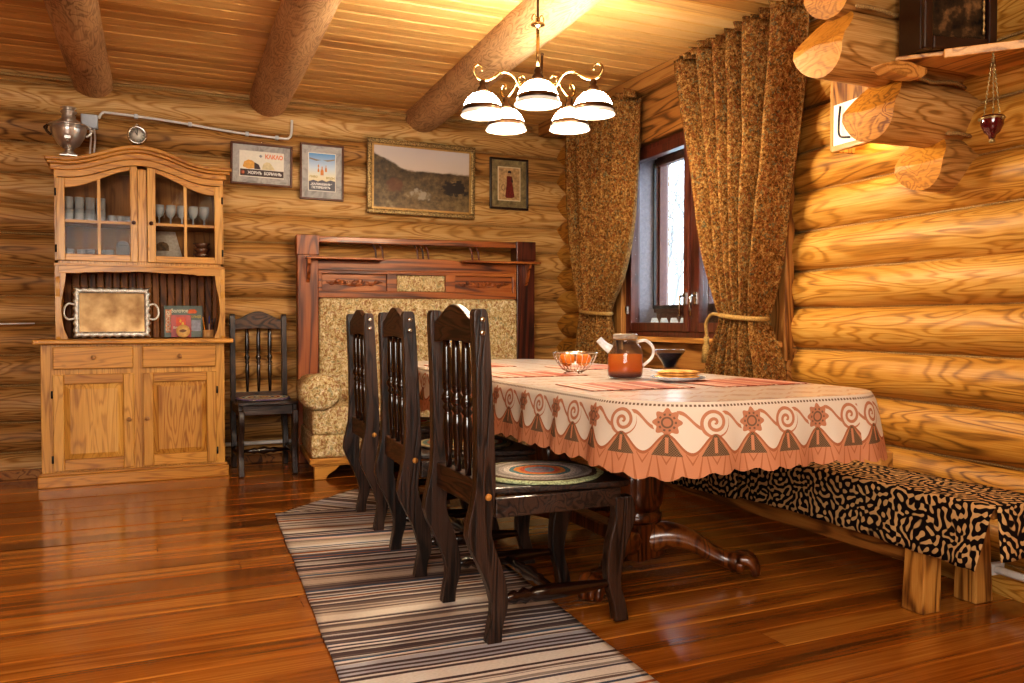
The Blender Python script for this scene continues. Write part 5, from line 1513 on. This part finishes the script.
curtain([(2.44, 2.63, 3.55, .045), (2.2, 2.64, 3.55, .045), (1.9, 2.66, 3.54, .045), (1.6, 2.70, 3.49, .045), (1.3, 2.82, 3.43, .042), (1.15, 2.93, 3.38, .036), (1.06, 2.99, 3.35, .032), (.96, 2.98, 3.36, .038), (.8, 2.955, 3.39, .042), (.68, 2.95, 3.40, .042)],
        5, 'gold patterned curtain tied back at the far side of the window near the sofa', 2.9, -.15, (1.06, 2.99, 3.35), None, 2.44, .68)
mb = MB(); mb.box(-.010, .0, 1.16, 3.50, 2.425, 2.445); o = mb.obj('curtain_rail', WHITEP, bevel=.004); o.matrix_world = RWM
tag(o, 'white curtain rail under the timber above the window', 'curtain rail')
# folded cards between the window panes
for k in range(5):
    c = thing('folded_card', 'small white folded card between the window panes, %s counting from the far curtain' % ('first', 'second', 'third', 'fourth', 'fifth')[k], 'card', group='folded cards between the window panes')
    c.matrix_world = RWM @ Matrix.Translation((.165, 2.90 - .125 * k, .9005)) @ Matrix.Rotation(-.45, 4, 'Z')
    mb = MB(); mb.prism([(-.025, 0), (.025, 0), (.02, .085), (-.02, .085)], -.015, .015, 'xz'); mb.obj('body', plain('card_grey_%d' % k, ['#9a9aa4', '#b5a98e', '#8f98a0', '#7a3038', '#8a90a0'][k], .6), c)
    mb = MB(); mb.prism([(-.028, .086), (.028, .086), (.014, .120), (-.020, .120)], -.018, .018, 'xz'); mb.obj('top', plain('card_white', '#dcdcdc', .6), c)

# ------------------------------------------------------------------ chandelier
CX, CY = 1.663, 3.41
ch = thing('chandelier', 'five-armed brass chandelier with white glass shades over the table', 'chandelier', (CX, CY, 0))
OPAL = Mat('opal_glass', .25, .5, coat=.4); OPAL.color('#f4ead8'); OPAL.b.inputs['Emission Color'].default_value = (1, .94, .82, 1); OPAL.b.inputs['Emission Strength'].default_value = 75.0; OPAL = OPAL.mat
OPRIM = Mat('opal_rim', .2, .5, coat=.4); OPRIM.color('#b0a89c'); OPRIM.b.inputs['Emission Color'].default_value = (1, .9, .78, 1); OPRIM.b.inputs['Emission Strength'].default_value = .35; OPRIM = OPRIM.mat
BULB = emit('lit_bulb', '#ffe0b0', 30)
mb = MB(); mb.lathe([(0, 2.572), (.055, 2.572), (.055, 2.56), (.035, 2.535), (.012, 2.525), (0, 2.524)], seg=24); mb.obj('ceiling_rose', BRASS, ch)
mb = MB(); mb.tube([(0, 0, 2.53), (0, 0, 2.36)], .006, 8); mb.obj('cord', DBRASS, ch)
mb = MB(); mb.lathe([(0, 2.372), (.010, 2.37), (.012, 2.35), (.030, 2.345), (.032, 2.338), (.012, 2.33), (.008, 2.32), (0, 2.32)], seg=20)
for sx in (-1, 1): mb.tube(spline([(0, 0, 2.36), (sx * .018, 0, 2.385), (sx * .030, 0, 2.37), (sx * .026, 0, 2.352)], 10), .003, 6)
mb.obj('finial_plate', BRASS, ch)
mb = MB(); mb.tube([(0, 0, 2.335), (0, 0, 2.06)], .008, 10); mb.obj('rod', BRASS, ch)
mb = MB(); mb.lathe([(0, 2.16), (.010, 2.155), (.014, 2.13), (.022, 2.10), (.018, 2.085), (.030, 2.07), (.034, 2.05), (.030, 2.03), (.014, 2.02), (.018, 2.0), (.012, 1.985), (0, 1.975)], seg=24); mb.obj('hub', DBRASS, ch)
mb = MB(); mb.tube([(.010, -.012, 2.07), (.014, -.016, 2.20)], .006, 8); mb.ball((.014, -.016, 2.205), .008); mb.obj('switch_stem', DBRASS, ch)
a0 = atan2(-CY, -CX)
RIM = 1.915
for k in range(5):
    a = a0 + 2 * pi * k / 5; d = Vector((cos(a), sin(a), 0)); V = lambda r, z: d * r + Vector((0, 0, z))
    R = .258
    mb = MB(); mb.tube(spline([V(.025, 2.035), V(.06, 2.03), V(.085, 2.055), V(.12, 2.105), (V(.165, 2.115)), V(.205, 2.09), V(.245, 2.072), V(.285, 2.082), V(.300, 2.115), V(.283, 2.138), V(.262, 2.128), V(.262, 2.112)], 60), [.0065] * 50 + [.0055] * 6 + [.005] * 5, 8); ar = mb.obj('arm', BRASS, ch)
    mb = MB(); mb.tube(spline([V(.075, 2.06), V(.058, 2.085), V(.07, 2.105), V(.092, 2.095), V(.088, 2.075)], 20), .005, 8); mb.obj('scroll', BRASS, ar)
    mb = MB(); mb.lathe([(0, 2.075), (.012, 2.07), (.016, 2.055), (.014, 2.045), (.024, 2.035), (.027, 2.012), (.0, 2.012)], V(R, 0), 18); mb.obj('socket', DBRASS, ar)
    mb = MB(); mb.lathe([(.028, RIM + .098), (.050, RIM + .090), (.070, RIM + .070), (.083, RIM + .045), (.088, RIM + .030)], V(R, 0), 36)
    sh = mb.obj('shade', OPAL, ch, solid=.002)
    mb = MB(); mb.lathe([(.0870, RIM + .038), (.0905, RIM + .026), (.0925, RIM + .017)], V(R, 0), 36); mb.obj('band', DBRASS, sh, solid=.002, offset=1)
    mb = MB(); mb.lathe([(.0895, RIM + .020), (.096, RIM + .004), (.099, RIM), (.097, RIM - .002), (.092, RIM + .003)], V(R, 0), 36); mb.obj('rim', OPRIM, sh)
    mb = MB(); mb.ball(V(R, RIM + .028), .022, 16, 10, (1, 1, 1.2)); mb.obj('bulb', BULB, sh)
    L = bpy.data.lights.new('bulb_light', 'POINT'); L.energy = 22; L.color = (1, .86, .64); L.shadow_soft_size = .03
    lo = bpy.data.objects.new('bulb_light', L); COL.objects.link(lo); lo.parent = ch; lo.location = V(R, RIM - .015)

# ------------------------------------------------------------------ wall lamp behind the log stubs
sc = thing('wall_lamp', 'wooden box wall lamp with a glowing white panel under the log stubs', 'lamp'); sc.matrix_world = RWM
S0, S1, Z0, Z1, OF = .52, .88, 1.745, 2.13, -.12
mb = MB()
mb.box(OF, .02, S1 - .018, S1, Z0, Z1); mb.obj('side', BENCHW, sc, bevel=.003)
mb = MB(); mb.box(OF, .02, S0, S0 + .018, Z0, Z1); mb.obj('side', BENCHW, sc, bevel=.003)
mb = MB(); mb.box(OF - .004, OF + .014, S0 + .018, S1 - .018, Z0 - .004, Z0 + .022); mb.obj('bottom_rail', SILL, sc, bevel=.003)
mb = MB(); mb.box(OF, OF + .014, S0 + .018, S1 - .018, Z1 - .022, Z1); mb.obj('top_rail', BENCHY, sc, bevel=.003)
mb = MB(); mb.box(OF + .004, OF + .008, S0 + .018, S1 - .018, Z0 + .022, Z0 + .20); mb.obj('panel', emit('lamp_panel', '#ffd9a0', .45, '#efe3cf'), sc)
mb = MB(); mb.box(OF + .001, OF + .012, S0 + .018, S1 - .018, Z0 + .20, Z1 - .022); mb.obj('upper_board', BENCHW, sc)
mb = MB(); mb.tube(spline([(OF - .006, .81, 1.93), (OF - .012, .812, 1.86), (OF - .012, .805, 1.80), (OF - .008, .75, 1.785)], 16), .005, 6); mb.obj('bracket', BLACK, sc)
L = bpy.data.lights.new('wall_lamp_light', 'POINT'); L.energy = 2.2; L.color = (1, .75, .42); L.shadow_soft_size = .04
lo = bpy.data.objects.new('wall_lamp_light', L); COL.objects.link(lo); lo.matrix_world = RWM @ Matrix.Translation((-.055, .70, 1.80))

# ------------------------------------------------------------------ icon corner
sh = thing('corner_shelf', 'pale wooden corner shelf high between the log stubs and the right wall', 'shelf', (0, 0, 0))
SZ = 1.90
A = Vector((2.40, 2.10)); B = Vector((2.845, 1.58)); Cn = Vector((2.83, 2.10))
mb = MB(); mb.prism([tuple(A), tuple(B), tuple(Cn)], SZ, SZ + .016, 'xy'); mb.obj('board', SILL, sh, bevel=.003)
dA = (B - A).normalized(); nA = Vector((dA.y, -dA.x)); nA = nA if nA.dot(Vector((-1, -1))) > 0 else -nA
mb = MB(); mb.prism([tuple(A + dA * .15), tuple(B), tuple(B + nA * .02), tuple(A + dA * .15 + nA * .02)], SZ - .014, SZ + .0165, 'xy'); mb.obj('front_lip', SILL, sh, bevel=.003)
mb = MB(); mb.prism([(2.30, SZ - .03), (2.34, SZ - .052), (2.42, SZ - .062), (2.49, SZ - .055), (2.515, SZ - .04), (2.515, SZ - .02), (2.44, SZ - .008), (2.36, SZ - .012)], 2.06, 2.12, 'xz'); mb.obj('bracket', SILL, sh, bevel=.006)
ic = thing('icon_case', 'dark wooden icon case standing on the corner shelf', 'icon', (2.560, 1.985, SZ + .0185), radians(-14))
W2, D2, HH = .140, .115, .46
mb = MB(); mb.box(-W2, W2, .0, D2, 0, HH); mb.obj('case', FRD, ic, bevel=.004)
mb = MB()
for b in ((-W2, -W2 + .035, -.022, 0, 0, HH), (W2 - .035, W2, -.022, 0, 0, HH), (-W2 + .035, W2 - .035, -.022, 0, 0, .045), (-W2 + .035, W2 - .035, -.022, 0, HH - .045, HH)): mb.box(*b)
mb.obj('frame', FRD, ic, bevel=.006)
IC = Mat('dark_icon_panel', .6, .2); n1 = IC.noise(IC.coord(), 16, 4, .6); IC.color(IC.ramp(n1, [(.35, '#120a08'), (.52, '#3a2a18'), (.66, '#7a5a38'), (.78, '#a8906a')])); IC = IC.mat
mb = MB(); mb.box(-W2 + .035, W2 - .035, -.004, -.001, .045, HH - .045); mb.obj('icon_panel', IC, ic)
mb = MB(); mb.tube([(W2 - .045, -.010, .06 + .012 * i) for i in range(30)], [.003 + .003 * (i % 2) for i in range(30)], 6); mb.obj('beading', GILT, ic)
lp = thing('hanging_oil_lamp', 'small red glass oil lamp hanging on chains from the corner shelf', 'oil lamp', (2.575, 1.862, 0))
CH_ = plain('chain_metal', '#9a8a62', .35, .9)
for k in range(3):
    a = 2 * pi * k / 3 + .5
    mb = MB(); n = 44
    mb.tube([((.028 * i / n) * cos(a) + .004 * cos(i * 2.1), (.028 * i / n) * sin(a), SZ - .015 - (.225) * i / n) for i in range(n + 1)], [.0016 + .0012 * (i % 2) for i in range(n + 1)], 5); mb.obj('chain', CH_, lp)
RUBY = Mat('ruby_glass', .08, .6, coat=.6); RUBY.color('#4a0a12'); RUBY = RUBY.mat
mb = MB(); mb.lathe([(.0, 1.60), (.010, 1.602), (.012, 1.612), (.024, 1.622), (.034, 1.645), (.036, 1.668), (.033, 1.676), (.031, 1.674), (.032, 1.65), (0, 1.63)], seg=24); mb.obj('cup', RUBY, lp)
mb = MB(); mb.lathe([(.034, 1.662), (.038, 1.665), (.038, 1.670), (.034, 1.672)], seg=24)
for k in range(3):
    a = 2 * pi * k / 3 + .5; mb.ball((.038 * cos(a), .038 * sin(a), 1.664), .007, 8, 6)
mb.obj('mount', CH_, lp)
mb = MB(); mb.lathe([(0, 1.586), (.008, 1.588), (.010, 1.595), (.006, 1.601), (0, 1.602)], seg=14); mb.obj('finial', CH_, lp)
